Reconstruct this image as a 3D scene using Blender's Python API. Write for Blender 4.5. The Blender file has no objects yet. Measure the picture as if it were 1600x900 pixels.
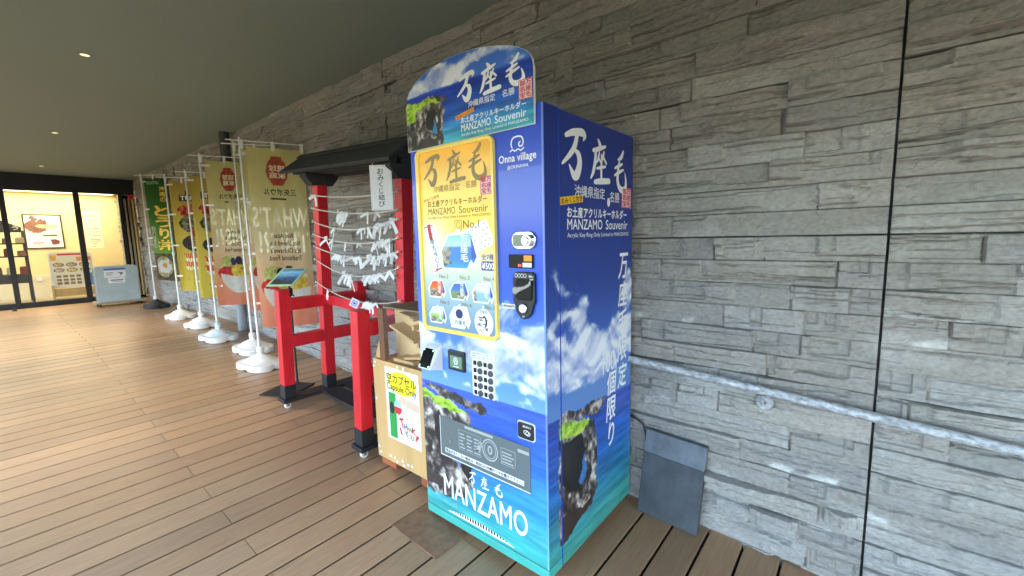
import bpy, bmesh, math, random
import numpy as np
from mathutils import Vector, Matrix

random.seed(7)
RNG = np.random.default_rng(11)
C = bpy.context.scene.collection
SC = bpy.context.scene
PI = math.pi

# ------------------------------------------------------------------ camera, sky, sun, exposure
cam = bpy.data.objects.new("camera", bpy.data.cameras.new("camera"))
C.objects.link(cam)
cam.data.sensor_width = 36.0
cam.data.lens = 666.042 / 1600 * 36
cam.data.clip_start = 0.05
cam.data.clip_end = 3000
yaw, pitch, roll = 0.690450, 0.120273, -0.023681
fwd = Vector((-math.sin(yaw) * math.cos(pitch), math.cos(yaw) * math.cos(pitch), -math.sin(pitch)))
rgt = Vector((math.cos(yaw), math.sin(yaw), 0))
upv = rgt.cross(fwd)
r2 = rgt * math.cos(roll) + upv * math.sin(roll)
u2 = -rgt * math.sin(roll) + upv * math.cos(roll)
m = Matrix.Identity(4)
for i in range(3):
    m[i][0], m[i][1], m[i][2] = r2[i], u2[i], -fwd[i]
m[0][3], m[1][3], m[2][3] = 0.8888, -2.0976, 1.3647
cam.matrix_world = m
SC.camera = cam

SUN_EL, SUN_AZ = math.radians(52), math.radians(20)      # behind the building, veiled by cloud
w = bpy.data.worlds.new("World")
SC.world = w
w.use_nodes = True
wn = w.node_tree
sky = wn.nodes.new("ShaderNodeTexSky")
sky.sky_type = 'NISHITA'
sky.sun_disc = False
sky.sun_elevation = SUN_EL
sky.sun_rotation = SUN_AZ
sky.dust_density = 3.0
sky.air_density = 1.0
sky.ozone_density = 1.0
bg = wn.nodes["Background"]
bg.inputs[1].default_value = 0.15
wn.links.new(sky.outputs[0], bg.inputs[0])
sl = bpy.data.lights.new("sun", 'SUN')
sl.energy = 0.6
sl.angle = math.radians(12)
sl.color = (1.0, 0.95, 0.88)
so = bpy.data.objects.new("sun", sl)
C.objects.link(so)
sd = Vector((math.sin(SUN_AZ) * math.cos(SUN_EL), math.cos(SUN_AZ) * math.cos(SUN_EL), math.sin(SUN_EL)))
so.rotation_euler = sd.to_track_quat('Z', 'Y').to_euler()
so.location = (0, 10, 20)
SC.view_settings.view_transform = 'Standard'
SC.view_settings.look = 'None'
SC.view_settings.exposure = 4.0
SC.view_settings.use_white_balance = True
SC.view_settings.white_balance_temperature = 6750
SC.view_settings.white_balance_tint = 8
SC.view_settings.gamma = 1
SC.cycles.use_denoising = True
SC.cycles.max_bounces = 10
SC.cycles.diffuse_bounces = 6
SC.cycles.caustics_reflective = False
SC.cycles.caustics_refractive = False
SC.cycles.sample_clamp_indirect = 6


# ------------------------------------------------------------------ numpy helpers
def s2l(c):
    c = np.asarray(c, float) / 255.0
    return np.where(c <= 0.04045, c / 12.92, ((c + 0.055) / 1.055) ** 2.4)


def col(r, g, b):
    return tuple(float(v) for v in s2l((r, g, b)))


_perm = np.random.default_rng(5).permutation(4096)
_val = np.random.default_rng(6).random(4096)


def vnoise(x, y, seed=0):
    xi, yi = np.floor(x).astype(np.int64), np.floor(y).astype(np.int64)
    fx, fy = x - xi, y - yi
    fx = fx * fx * (3 - 2 * fx)
    fy = fy * fy * (3 - 2 * fy)

    def h(a, b):
        return _val[_perm[(_perm[(a + seed * 131) & 4095] + b) & 4095]]
    a, b, c, d = h(xi, yi), h(xi + 1, yi), h(xi, yi + 1), h(xi + 1, yi + 1)
    return (a * (1 - fx) + b * fx) * (1 - fy) + (c * (1 - fx) + d * fx) * fy


def fbm(x, y, oct=5, seed=0):
    s, a, t = 0, 0.5, 0
    for o in range(oct):
        s = s + a * vnoise(x * 2 ** o, y * 2 ** o, seed + o)
        t += a
        a *= 0.5
    return s / t


def inpoly(x, y, poly):
    r = np.zeros(x.shape, bool)
    n = len(poly)
    for i in range(n):
        x0, y0 = poly[i]
        x1, y1 = poly[(i + 1) % n]
        if y0 == y1:
            continue
        c = ((y0 > y) != (y1 > y)) & (x < (x1 - x0) * (y - y0) / (y1 - y0) + x0)
        r ^= c
    return r


def smooth(e0, e1, x):
    t = np.clip((x - e0) / (e1 - e0), 0, 1)
    return t * t * (3 - 2 * t)


def mixc(a, b, t):
    return a + (b - a) * t[..., None]


def ramp(v, stops):
    v = np.asarray(v)
    p = np.array([s[0] for s in stops], float)
    cs = np.array([s[1] for s in stops], float)
    return np.stack([np.interp(v, p, cs[:, k]) for k in range(3)], -1)


# ------------------------------------------------------------------ materials
def mat(name, base, rough=0.5, metal=0.0, spec=0.5, noise=None, bump=None, emit=None, trans=0, alpha=None, ior=1.45, coat=0):
    """noise=(scale, amount, stretch xyz) multiplies the base; bump=(scale, distance, stretch)."""
    mt = bpy.data.materials.new(name)
    mt.use_nodes = True
    nt = mt.node_tree
    b = nt.nodes["Principled BSDF"]
    b.inputs["Base Color"].default_value = (*base, 1)
    b.inputs["Roughness"].default_value = rough
    b.inputs["Metallic"].default_value = metal
    b.inputs["Specular IOR Level"].default_value = spec
    b.inputs["IOR"].default_value = ior
    b.inputs["Transmission Weight"].default_value = trans
    b.inputs["Coat Weight"].default_value = coat
    if alpha is not None:
        b.inputs["Alpha"].default_value = alpha
    if emit:
        b.inputs["Emission Color"].default_value = (*emit[0], 1)
        b.inputs["Emission Strength"].default_value = emit[1]

    def tex(scale, stretch, detail=5):
        tc = nt.nodes.new("ShaderNodeTexCoord")
        mp = nt.nodes.new("ShaderNodeMapping")
        mp.inputs["Scale"].default_value = stretch
        nt.links.new(tc.outputs["Object"], mp.inputs[0])
        nz = nt.nodes.new("ShaderNodeTexNoise")
        nz.inputs["Scale"].default_value = scale
        nz.inputs["Detail"].default_value = detail
        nz.inputs["Roughness"].default_value = 0.6
        nt.links.new(mp.outputs[0], nz.inputs["Vector"])
        return nz
    if noise:
        nz = tex(noise[0], noise[2] if len(noise) > 2 else (1, 1, 1))
        mr = nt.nodes.new("ShaderNodeMapRange")
        mr.inputs[1].default_value = 0.3
        mr.inputs[2].default_value = 0.7
        mr.inputs[3].default_value = 1 - noise[1]
        mr.inputs[4].default_value = 1 + noise[1]
        nt.links.new(nz.outputs["Fac"], mr.inputs[0])
        mx = nt.nodes.new("ShaderNodeMix")
        mx.data_type = 'RGBA'
        mx.blend_type = 'MULTIPLY'
        mx.inputs[0].default_value = 1
        mx.inputs[6].default_value = (*base, 1)
        nt.links.new(mr.outputs[0], mx.inputs[7])
        nt.links.new(mx.outputs[2], b.inputs["Base Color"])
        m2 = nt.nodes.new("ShaderNodeMapRange")
        m2.inputs[3].default_value = max(0.03, rough - 0.08)
        m2.inputs[4].default_value = min(1, rough + 0.1)
        nt.links.new(nz.outputs["Fac"], m2.inputs[0])
        nt.links.new(m2.outputs[0], b.inputs["Roughness"])
    if bump:
        nz = tex(bump[0], bump[2] if len(bump) > 2 else (1, 1, 1))
        bp = nt.nodes.new("ShaderNodeBump")
        bp.inputs["Distance"].default_value = bump[1]
        bp.inputs["Strength"].default_value = 0.6
        nt.links.new(nz.outputs["Fac"], bp.inputs["Height"])
        nt.links.new(bp.outputs[0], b.inputs["Normal"])
    return mt


def mat_print(name, rough=0.35, emit=0.0, transl=0.0, noise=None, bump=None, coat=0):
    """Printed artwork: the print is a colour attribute computed by code."""
    mt = mat(name, (0.8, 0.8, 0.8), rough, bump=bump, coat=coat)
    nt = mt.node_tree
    b = nt.nodes["Principled BSDF"]
    at = nt.nodes.new("ShaderNodeAttribute")
    at.attribute_name = "Col"
    out = at.outputs["Color"]
    if noise:
        tc = nt.nodes.new("ShaderNodeTexCoord")
        mp = nt.nodes.new("ShaderNodeMapping")
        mp.inputs["Scale"].default_value = noise[2]
        nt.links.new(tc.outputs["Object"], mp.inputs[0])
        nz = nt.nodes.new("ShaderNodeTexNoise")
        nz.inputs["Scale"].default_value = noise[0]
        nz.inputs["Detail"].default_value = 6
        nt.links.new(mp.outputs[0], nz.inputs["Vector"])
        mr = nt.nodes.new("ShaderNodeMapRange")
        mr.inputs[1].default_value = 0.25
        mr.inputs[2].default_value = 0.75
        mr.inputs[3].default_value = 1 - noise[1]
        mr.inputs[4].default_value = 1 + noise[1]
        nt.links.new(nz.outputs["Fac"], mr.inputs[0])
        mx = nt.nodes.new("ShaderNodeMix")
        mx.data_type = 'RGBA'
        mx.blend_type = 'MULTIPLY'
        mx.inputs[0].default_value = 1
        nt.links.new(out, mx.inputs[6])
        nt.links.new(mr.outputs[0], mx.inputs[7])
        out = mx.outputs[2]
    nt.links.new(out, b.inputs["Base Color"])
    if emit:
        nt.links.new(out, b.inputs["Emission Color"])
        b.inputs["Emission Strength"].default_value = emit
    if transl:
        tr = nt.nodes.new("ShaderNodeBsdfTranslucent")
        nt.links.new(out, tr.inputs[0])
        ms = nt.nodes.new("ShaderNodeMixShader")
        ms.inputs[0].default_value = transl
        o = nt.nodes["Material Output"]
        nt.links.new(b.outputs[0], ms.inputs[1])
        nt.links.new(tr.outputs[0], ms.inputs[2])
        nt.links.new(ms.outputs[0], o.inputs[0])
    return mt


M = {}
M['white_ink'] = mat('white_ink', col(238, 240, 242), 0.4)
M['dark_ink'] = mat('dark_ink', col(38, 36, 36), 0.5)
M['gold_ink'] = mat('gold_ink', col(138, 125, 84), 0.5, emit=(col(138, 125, 84), 0.008))
M['brown_ink'] = mat('brown_ink', col(120, 95, 35), 0.5, emit=(col(120, 95, 35), 0.006))
M['red_ink'] = mat('red_ink', col(205, 45, 50), 0.5)
M['cream_ink'] = mat('cream_ink', col(238, 231, 196), 0.7)
M['flag_brown_ink'] = mat('flag_brown_ink', col(96, 74, 54), 0.8)
M['yellow_ink'] = mat('yellow_ink', col(235, 205, 70), 0.6)
M['blue_ink'] = mat('blue_ink', col(60, 90, 170), 0.5)
M['violet_ink'] = mat('violet_ink', col(88, 70, 150), 0.5)
M['machine_blue'] = mat('machine_blue', col(42, 76, 190), 0.3, coat=0.3)
M['machine_teal'] = mat('machine_teal', col(70, 172, 160), 0.35, noise=(6, 0.12, (1, 1, 4)))
M['chrome'] = mat('chrome', (0.75, 0.76, 0.75), 0.18, metal=1)
M['steel_dull'] = mat('steel_dull', (0.5, 0.5, 0.5), 0.4, metal=1, noise=(30, 0.15))
M['black_plastic'] = mat('black_plastic', col(38, 38, 40), 0.35, noise=(40, 0.1))
M['black_gloss'] = mat('black_gloss', col(22, 24, 25), 0.08)
M['grey_plastic'] = mat('grey_plastic', col(216, 216, 212), 0.4)
M['white_plastic'] = mat('white_plastic', col(226, 226, 222), 0.35, noise=(18, 0.04))
M['black_rubber'] = mat('black_rubber', col(45, 45, 46), 0.7, noise=(25, 0.2), bump=(90, 0.002))
M['red_paint'] = mat('red_paint', col(212, 34, 46), 0.42, noise=(14, 0.16, (1, 1, 0.3)), bump=(60, 0.003, (1, 1, 0.15)))
M['black_paint'] = mat('black_paint', col(34, 34, 36), 0.6, noise=(12, 0.25), bump=(60, 0.001))
M['roof_black'] = mat('roof_black', col(50, 51, 52), 0.75, noise=(10, 0.2))
M['rope'] = mat('rope', col(215, 210, 195), 0.9)
M['paper'] = mat('paper', col(228, 228, 230), 0.8, noise=(30, 0.05))
M['plywood'] = mat('plywood', col(205, 165, 108), 0.5, noise=(7, 0.12, (1, 1, 0.12)), bump=(60, 0.0006, (1, 1, 0.1)))
M['plywood_light'] = mat('plywood_light', col(226, 192, 142), 0.5, noise=(6, 0.12, (0.15, 1, 1)))
M['hardwood'] = mat('hardwood', col(120, 78, 48), 0.5, noise=(10, 0.2, (1, 1, 0.15)))
M['red_wood'] = mat('red_wood', col(160, 88, 55), 0.5, noise=(10, 0.2, (0.2, 1, 1)))
M['lid_board'] = mat('lid_board', col(128, 112, 82), 0.6, noise=(8, 0.12))
M['board_grey'] = mat('board_grey', col(168, 180, 180), 0.45, noise=(6, 0.08))
M['board_edge'] = mat('board_edge', col(105, 118, 120), 0.5)
M['frame_black'] = mat('frame_black', col(22, 22, 24), 0.45)
M['cream_wall'] = mat('cream_wall', col(214, 197, 150), 0.8, noise=(5, 0.05))
M['green_trim'] = mat('green_trim', col(168, 205, 165), 0.5)
M['galv'] = None
M['slate'] = mat('slate', col(70, 75, 80), 0.6, noise=(9, 0.35, (1, 1, 0.6)), bump=(50, 0.003))
M['slate_pale'] = mat('slate_pale', col(98, 106, 114), 0.6, noise=(14, 0.35, (1, 1, 0.5)), bump=(60, 0.003))
M['pipe_grey'] = mat('pipe_grey', col(140, 146, 150), 0.45)
M['ceiling'] = mat('ceiling', col(131, 145, 136), 0.75, noise=(60, 0.05), bump=(180, 0.002))
M['concrete'] = mat('concrete', (0.42, 0.41, 0.38), 0.9, noise=(2, 0.2), bump=(20, 0.01))
M['grass'] = mat('grass', (0.055, 0.06, 0.04), 0.95, noise=(0.8, 0.35))
M['cover_plate'] = mat('cover_plate', col(140, 104, 78), 0.5, noise=(20, 0.3), bump=(60, 0.001))
M['timber_pale'] = mat('timber_pale', col(214, 184, 124), 0.5, noise=(10, 0.12, (1, 1, 0.1)))
M['timber_grey'] = mat('timber_grey', col(150, 136, 112), 0.6, noise=(10, 0.15, (1, 1, 0.1)))
M['dark_fill'] = mat('dark_fill', col(28, 26, 24), 0.9)
M['wood_dark'] = mat('wood_dark', col(70, 60, 52), 0.6, noise=(10, 0.2))
M['led_orange'] = mat('led_orange', (0.8, 0.16, 0.01), 0.4, emit=((1.0, 0.28, 0.02), .05))
M['led_red'] = mat('led_red', (0.8, 0.05, 0.05), 0.4, emit=((1.0, 0.06, 0.06), .15))
M['led_green'] = mat('led_green', (0.3, 0.8, 0.4), 0.4, emit=((0.5, 1.0, 0.6), .12))
M['lamp_glow'] = mat('lamp_glow', (1, 0.9, 0.7), 0.4, emit=((1.0, 0.76, 0.42), .09))
M['screen_green'] = mat('screen_green', col(90, 120, 100), 0.2, emit=(col(80, 120, 95), 0.04))
M['cable_black'] = mat('cable_black', (0.02, 0.02, 0.02), 0.5)
M['print'] = mat_print('print', 0.3, coat=0.2)
M['print_matte'] = mat_print('print_matte', 0.6)
M['print_lit'] = mat_print('print_lit', 0.3, emit=0.022)
M['banner_cloth'] = mat_print('banner_cloth', 0.85, transl=0.55, bump=(240, 0.0008))
M['stone'] = mat_print('stone', 0.85, noise=(60, 0.20, (0.9, 1, 1.2)), bump=(150, 0.004, (0.9, 1, 1.2)))
M['decking'] = mat_print('decking', 0.30, noise=(16, 0.16, (9, 0.45, 1)), bump=(60, 0.0012, (6, 0.3, 1)))

gl = bpy.data.materials.new('glass')
gl.use_nodes = True
nt = gl.node_tree
nt.nodes.remove(nt.nodes["Principled BSDF"])
gt = nt.nodes.new("ShaderNodeBsdfTransparent")
gt.inputs[0].default_value = (.96, .97, .96, 1)
gg = nt.nodes.new("ShaderNodeBsdfGlossy")
gg.inputs["Roughness"].default_value = .02
gf = nt.nodes.new("ShaderNodeFresnel")
gf.inputs[0].default_value = 1.3
gb = nt.nodes.new("ShaderNodeNewGeometry")
gq = nt.nodes.new("ShaderNodeMath")
gq.operation = 'SUBTRACT'
gq.use_clamp = True
nt.links.new(gf.outputs[0], gq.inputs[0])
nt.links.new(gb.outputs['Backfacing'], gq.inputs[1])
gm = nt.nodes.new("ShaderNodeMixShader")
nt.links.new(gq.outputs[0], gm.inputs[0])
nt.links.new(gt.outputs[0], gm.inputs[1])
nt.links.new(gg.outputs[0], gm.inputs[2])
nt.links.new(gm.outputs[0], nt.nodes["Material Output"].inputs[0])
M['glass'] = gl
gv = mat('galvanised', (0.40, 0.42, 0.44), 0.6, metal=0.2, noise=(70, 0.6, (0.5, 1, 1)), bump=(90, 0.003))
M['galv'] = gv
ac = mat('smoked_acrylic', col(108, 118, 116), 0.12, alpha=0.86)
M['smoked'] = ac


# ------------------------------------------------------------------ object helpers
def link(o, parent=None):
    C.objects.link(o)
    if parent:
        o.parent = parent
    return o


def obj(name, bm, material, parent=None, smooth_=False, bevel=0, seg=2):
    me = bpy.data.meshes.new(name)
    if isinstance(bm, tuple):
        me.from_pydata(bm[0], [], bm[1])
    else:
        bmesh.ops.recalc_face_normals(bm, faces=bm.faces)
        bm.to_mesh(me)
        bm.free()
    me.materials.append(material)
    if smooth_:
        for p in me.polygons:
            p.use_smooth = True
        me.set_sharp_from_angle(angle=math.radians(34))
    o = bpy.data.objects.new(name, me)
    link(o, parent)
    if bevel:
        bv = o.modifiers.new("bevel", 'BEVEL')
        bv.width = bevel
        bv.segments = seg
        bv.limit_method = 'ANGLE'
        bv.angle_limit = math.radians(40)
    return o


def thing(name, label, cat, loc=(0, 0, 0), rot=(0, 0, 0), group=None):
    o = bpy.data.objects.new(name, None)
    o.empty_display_size = 0.1
    link(o)
    o.location = loc
    o.rotation_euler = rot
    return tag(o, label, cat, group)


def tag(o, label, cat, group=None):
    o['label'] = label
    o['category'] = cat
    if group:
        o['group'] = group
    return o


def struct(o):
    o['kind'] = 'structure'
    return o


def box(bm, x0, x1, y0, y1, z0, z1, mtx=None):
    vs = [bm.verts.new((x, y, z)) for x in (x0, x1) for y in (y0, y1) for z in (z0, z1)]
    for f in ((0, 1, 3, 2), (4, 6, 7, 5), (0, 4, 5, 1), (2, 3, 7, 6), (0, 2, 6, 4), (1, 5, 7, 3)):
        bm.faces.new([vs[i] for i in f])
    if mtx is not None:
        bmesh.ops.transform(bm, matrix=mtx, verts=vs)
    return vs


def boxo(name, dims, material, parent=None, bevel=0, mtx=None):
    bm = bmesh.new()
    box(bm, *dims, mtx)
    return obj(name, bm, material, parent, bevel=bevel)


def bar(bm, p0, p1, wx, wy, up=(0, 0, 1)):
    """rectangular bar from p0 to p1"""
    p0, p1 = Vector(p0), Vector(p1)
    d = (p1 - p0).normalized()
    a = d.cross(Vector(up))
    if a.length < 1e-4:
        a = Vector((1, 0, 0))
    a.normalize()
    b_ = d.cross(a).normalized()
    vs = []
    for p in (p0, p1):
        for sx, sy in ((-1, -1), (1, -1), (1, 1), (-1, 1)):
            vs.append(bm.verts.new(p + a * sx * wx / 2 + b_ * sy * wy / 2))
    bm.faces.new(vs[3::-1])
    bm.faces.new(vs[4:])
    for i in range(4):
        j = (i + 1) % 4
        bm.faces.new((vs[i], vs[j], vs[4 + j], vs[4 + i]))


def tube(bm, pts, r, n=10, cap=True):
    pts = [Vector(p) for p in pts]
    rs = r if isinstance(r, (list, tuple)) else [r] * len(pts)
    rings = []
    prev = None
    for i, p in enumerate(pts):
        d = (pts[min(i + 1, len(pts) - 1)] - pts[max(i - 1, 0)]).normalized()
        a = prev - d * prev.dot(d) if prev is not None else d.orthogonal()
        a.normalize()
        prev = a
        b_ = d.cross(a)
        rings.append([bm.verts.new(p + (a * math.cos(2 * PI * k / n) + b_ * math.sin(2 * PI * k / n)) * rs[i]) for k in range(n)])
    for i in range(len(rings) - 1):
        for k in range(n):
            bm.faces.new((rings[i][k], rings[i][(k + 1) % n], rings[i + 1][(k + 1) % n], rings[i + 1][k]))
    if cap:
        bm.faces.new(rings[0][::-1])
        bm.faces.new(rings[-1])


def prism(bm, poly, fn, d0, d1):
    """poly of (a,b); fn(a,b,d)->xyz; extruded from depth d0 to d1"""
    A = [bm.verts.new(fn(a, b_, d0)) for a, b_ in poly]
    B = [bm.verts.new(fn(a, b_, d1)) for a, b_ in poly]
    bm.faces.new(A)
    bm.faces.new(B[::-1])
    n = len(poly)
    for i in range(n):
        j = (i + 1) % n
        bm.faces.new((A[i], B[i], B[j], A[j]))


def rrect(a0, a1, b0, b1, r, n=5):
    out = []
    for cx, cy, t0 in ((a1 - r, b1 - r, 0), (a0 + r, b1 - r, 90), (a0 + r, b0 + r, 180), (a1 - r, b0 + r, 270)):
        for k in range(n + 1):
            t = math.radians(t0 + 90 * k / n)
            out.append((cx + r * math.cos(t), cy + r * math.sin(t)))
    return out


def ell(cx, cy, ra, rb, n=24):
    return [(cx + ra * math.cos(2 * PI * k / n), cy + rb * math.sin(2 * PI * k / n)) for k in range(n)]


def sheet(name, fn, a0, a1, lo, hi, na, nb, paint, material, parent=None):
    """a grid on fn(a,b); lo/hi are numbers or functions of a; paint(A,B)->sRGB 0..255"""
    a = np.linspace(a0, a1, na)
    L = lo(a) if callable(lo) else np.full(na, lo)
    H = hi(a) if callable(hi) else np.full(na, hi)
    t = np.linspace(0, 1, nb)
    A = np.repeat(a[:, None], nb, 1)
    B = L[:, None] + (H - L)[:, None] * t[None, :]
    P = fn(A, B)
    return grid_mesh(name, P, paint(A, B), material, parent)


def grid_mesh(name, P, rgb, material, parent=None, smooth_=False, linear=False):
    na, nb = P.shape[:2]
    me = bpy.data.meshes.new(name)
    idx = np.arange(na * nb).reshape(na, nb)
    q = np.stack([idx[:-1, :-1], idx[1:, :-1], idx[1:, 1:], idx[:-1, 1:]], -1).reshape(-1, 4)
    me.vertices.add(na * nb)
    me.vertices.foreach_set("co", P.reshape(-1).astype(np.float32))
    me.loops.add(q.size)
    me.loops.foreach_set("vertex_index", q.reshape(-1).astype(np.int32))
    me.polygons.add(len(q))
    me.polygons.foreach_set("loop_start", np.arange(0, q.size, 4, dtype=np.int32))
    me.update(calc_edges=True)
    me.polygons.foreach_set("use_smooth", np.full(len(q), smooth_))
    c = np.ones((na * nb, 4), np.float32)
    c[:, :3] = (rgb if linear else s2l(np.clip(rgb, 0, 255))).reshape(-1, 3)
    at = me.color_attributes.new("Col", 'FLOAT_COLOR', 'POINT')
    at.data.foreach_set("color", c.reshape(-1))
    me.materials.append(material)
    o = bpy.data.objects.new(name, me)
    return link(o, parent)


# ---- lettering
_tc = {}


def glyphs(s, bold=0.0):
    key = (s, bold)
    if key not in _tc:
        cu = bpy.data.curves.new("lettering", 'FONT')
        cu.body = s
        cu.size = 1
        cu.resolution_u = 3
        cu.space_character = 1 + max(bold, 0) * 1.6
        o = bpy.data.objects.new("lettering", cu)
        C.objects.link(o)
        bpy.context.view_layer.update()
        me = bpy.data.meshes.new_from_object(o.evaluated_get(bpy.context.evaluated_depsgraph_get()))
        v = np.array([tuple(x.co) for x in me.vertices]).reshape(-1, 3)[:, :2]
        f = [tuple(p.vertices) for p in me.polygons]
        bpy.data.objects.remove(o)
        bpy.data.curves.remove(cu)
        bpy.data.meshes.remove(me)
        _tc[key] = (v, f)
    return _tc[key]


class Print:
    """flat lettering and marks collected into one mesh on a surface fn(a,b,d)"""

    def __init__(self, fn, d=0.0006):
        self.ch, self.fn, self.d, self.k, self.cur = {}, fn, d, 0, 'marks'

    def add(self, pts, faces, d=0):
        V, Fc = self.ch.setdefault(self.cur, ([], []))
        n = len(V)
        for a, b_ in pts:
            V.append(tuple(self.fn(a, b_, self.d + d)))
        Fc += [tuple(n + i for i in f) for f in faces]

    def text(self, s, a0, a1, b0, b1, bold=0.0, shear=0.0, rot=0.0, mirror=False, ref=None):
        v, f = glyphs(s, bold)
        if len(v) == 0:
            return
        lo, hi = v.min(0), v.max(0)
        if ref:
            rv, _ = glyphs(ref, bold)
            lo = np.array([lo[0], rv.min(0)[1]])
            hi = np.array([hi[0], rv.max(0)[1]])
        u = (v - lo) / (hi - lo)
        if mirror:
            u = np.stack([1 - u[:, 0], u[:, 1]], 1)
        x = (u[:, 0] - 0.5) * (a1 - a0) + shear * (u[:, 1] - 0.5) * (b1 - b0)
        y = (u[:, 1] - 0.5) * (b1 - b0)
        c, s_ = math.cos(rot), math.sin(rot)
        X = (a0 + a1) / 2 + x * c - y * s_
        Y = (b0 + b1) / 2 + x * s_ + y * c
        keep = self.cur
        if keep == 'marks':
            self.cur = ('line', s, a0, b0)
        b2 = abs(bold) * .8
        kx, ky = b2 * (a1 - a0) / (hi[0] - lo[0]), b2 * (b1 - b0) / (hi[1] - lo[1])
        for q, (ox, oy) in enumerate([(0, 0)] + ([(kx, 0), (-kx, 0), (0, ky), (0, -ky)] if bold > 0 else [])):
            self.add(list(zip(X + ox, Y + oy)), f, .0001 * q)
        self.cur = keep

    def vtext(self, s, a0, a1, b0, b1, bold=0.0, shear=0.0, gap=0.1):
        self.cur = ('column', s, a0, b0)
        n = len(s)
        h = (b1 - b0) / n
        for i, ch in enumerate(s):
            t = b1 - i * h
            hh = h * (1 - gap)
            wa = (a1 - a0)
            k = 1.0
            if ch in 'くじり、つ':
                k = 0.62
            mid = (a0 + a1) / 2
            self.text(ch, mid - wa * k / 2, mid + wa * k / 2, t - hh, t, bold, shear)
        self.cur = 'marks'

    def poly(self, pts, d=0):
        self.add(pts, [tuple(range(len(pts)))], d)

    def rect(self, a0, a1, b0, b1, d=0):
        self.poly([(a0, b0), (a1, b0), (a1, b1), (a0, b1)], d)

    def frame(self, poly, t):
        n = len(poly)
        cx = sum(p[0] for p in poly) / n
        cy = sum(p[1] for p in poly) / n
        ins = []
        for x, y in poly:
            L = math.hypot(x - cx, y - cy)
            ins.append((x - (x - cx) / L * t, y - (y - cy) / L * t))
        self.add(poly + ins, [(i, (i + 1) % n, n + (i + 1) % n, n + i) for i in range(n)])

    def line(self, pts, wd):
        """brush stroke: pts [(a,b)], wd widths, round ends"""
        self.k += 1
        P = np.array(pts, float)
        W = np.array(wd if isinstance(wd, (list, tuple)) else [wd] * len(pts), float)
        n = len(P)
        if n > 2:
            t = np.arange(n)
            tt = np.linspace(0, n - 1, (n - 1) * 7 + 1)
            Q = []
            for x in tt:
                i = min(int(x), n - 2)
                f = x - i
                p0, p1, p2, p3 = P[max(i - 1, 0)], P[i], P[i + 1], P[min(i + 2, n - 1)]
                Q.append(0.5 * ((2 * p1) + (-p0 + p2) * f + (2 * p0 - 5 * p1 + 4 * p2 - p3) * f * f + (-p0 + 3 * p1 - 3 * p2 + p3) * f ** 3))
            P = np.array(Q)
            W = np.interp(tt, t, W)
        d = np.gradient(P, axis=0)
        d /= np.linalg.norm(d, axis=1)[:, None] + 1e-12
        nn = np.stack([-d[:, 1], d[:, 0]], 1)
        L = P + nn * W[:, None] / 2
        R = P - nn * W[:, None] / 2
        m_ = len(P)
        pts2, fc = [tuple(x) for x in L] + [tuple(x) for x in R], [(i, i + 1, m_ + i + 1, m_ + i) for i in range(m_ - 1)]
        for end, sgn in ((0, -1), (m_ - 1, 1)):
            base = len(pts2)
            r = W[end] / 2
            a0 = math.atan2(nn[end][1], nn[end][0])
            arc = [(P[end][0] + r * math.cos(a0 - sgn * PI * k / 6), P[end][1] + r * math.sin(a0 - sgn * PI * k / 6)) for k in range(7)]
            pts2 += arc
            fc.append(tuple(range(base, base + 7)))
        self.add(pts2, fc, d=self.k * 0.00002)

    def build(self, name, material, parent=None):
        out = None
        for key, vf in self.ch.items():
            out = obj(name, vf, material, parent)
        return out


# brush characters in a unit square (the bold hand-brushed place name)
BRUSH = {
    'man': [([(.16, .80), (.45, .90), (.80, .95), (.92, .90), (.86, .80)], [.08, .13, .15, .12, .04]),
            ([(.60, .86), (.50, .62), (.30, .42), (.02, .22)], [.12, .13, .11, .05]),
            ([(.52, .54), (.66, .46), (.70, .28), (.60, .06), (.46, .02), (.28, .22)], [.06, .15, .17, .20, .16, .03])],
    'za': [([(.38, .99), (.46, .90), (.52, .85)], [.05, .12, .09]),
           ([(.14, .72), (.40, .78), (.76, .88)], [.08, .11, .06]),
           ([(.26, .72), (.24, .50), (.14, .25), (.02, .10)], [.10, .12, .11, .04]),
           ([(.44, .70), (.38, .55), (.28, .45)], [.06, .08, .03]), ([(.42, .58), (.50, .50)], [.05, .05]),
           ([(.68, .74), (.62, .60), (.54, .50)], [.06, .08, .03]), ([(.66, .62), (.80, .50)], [.06, .07]),
           ([(.56, .66), (.54, .30), (.55, .08)], [.07, .09, .09]),
           ([(.32, .34), (.52, .38), (.76, .42)], [.05, .08, .05]),
           ([(.22, .03), (.55, .07), (.95, .10)], [.10, .14, .13])],
    'mo': [([(.72, .99), (.58, .84), (.34, .76)], [.10, .13, .03]),
           ([(.16, .54), (.45, .62), (.66, .68)], [.06, .10, .06]),
           ([(.14, .36), (.45, .46), (.74, .54)], [.06, .10, .06]),
           ([(.46, .76), (.38, .50), (.34, .26), (.46, .08), (.70, .02), (.90, .10), (.92, .28), (.84, .48)], [.06, .12, .14, .16, .18, .16, .10, .02])],
}


def brush(pr, key, a0, a1, b0, b1, k=1.0):
    s = min(a1 - a0, b1 - b0)
    pr.cur = ('brushed', key, a0, b0)
    for pts, wd in BRUSH[key]:
        pr.line([(a0 + x * (a1 - a0), b0 + y * (b1 - b0)) for x, y in pts], [q * s * k for q in wd])
    pr.cur = 'marks'


# ------------------------------------------------------------------ place: levels and the ramp
SL, C0 = -0.0528, -0.0578
X_TOP = -5.83                      # the ramp meets the level deck here


def zf(x):
    return np.maximum(np.minimum(C0 + SL * np.asarray(x, float), 0.25), -0.32) if np.ndim(x) else max(min(C0 + SL * x, 0.25), -0.32)


RAMP = math.atan(-SL)              # rotation about +Y that leans things with the ramp
ZC = 2.737                         # ceiling
XS = -11.15                        # shop front

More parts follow.
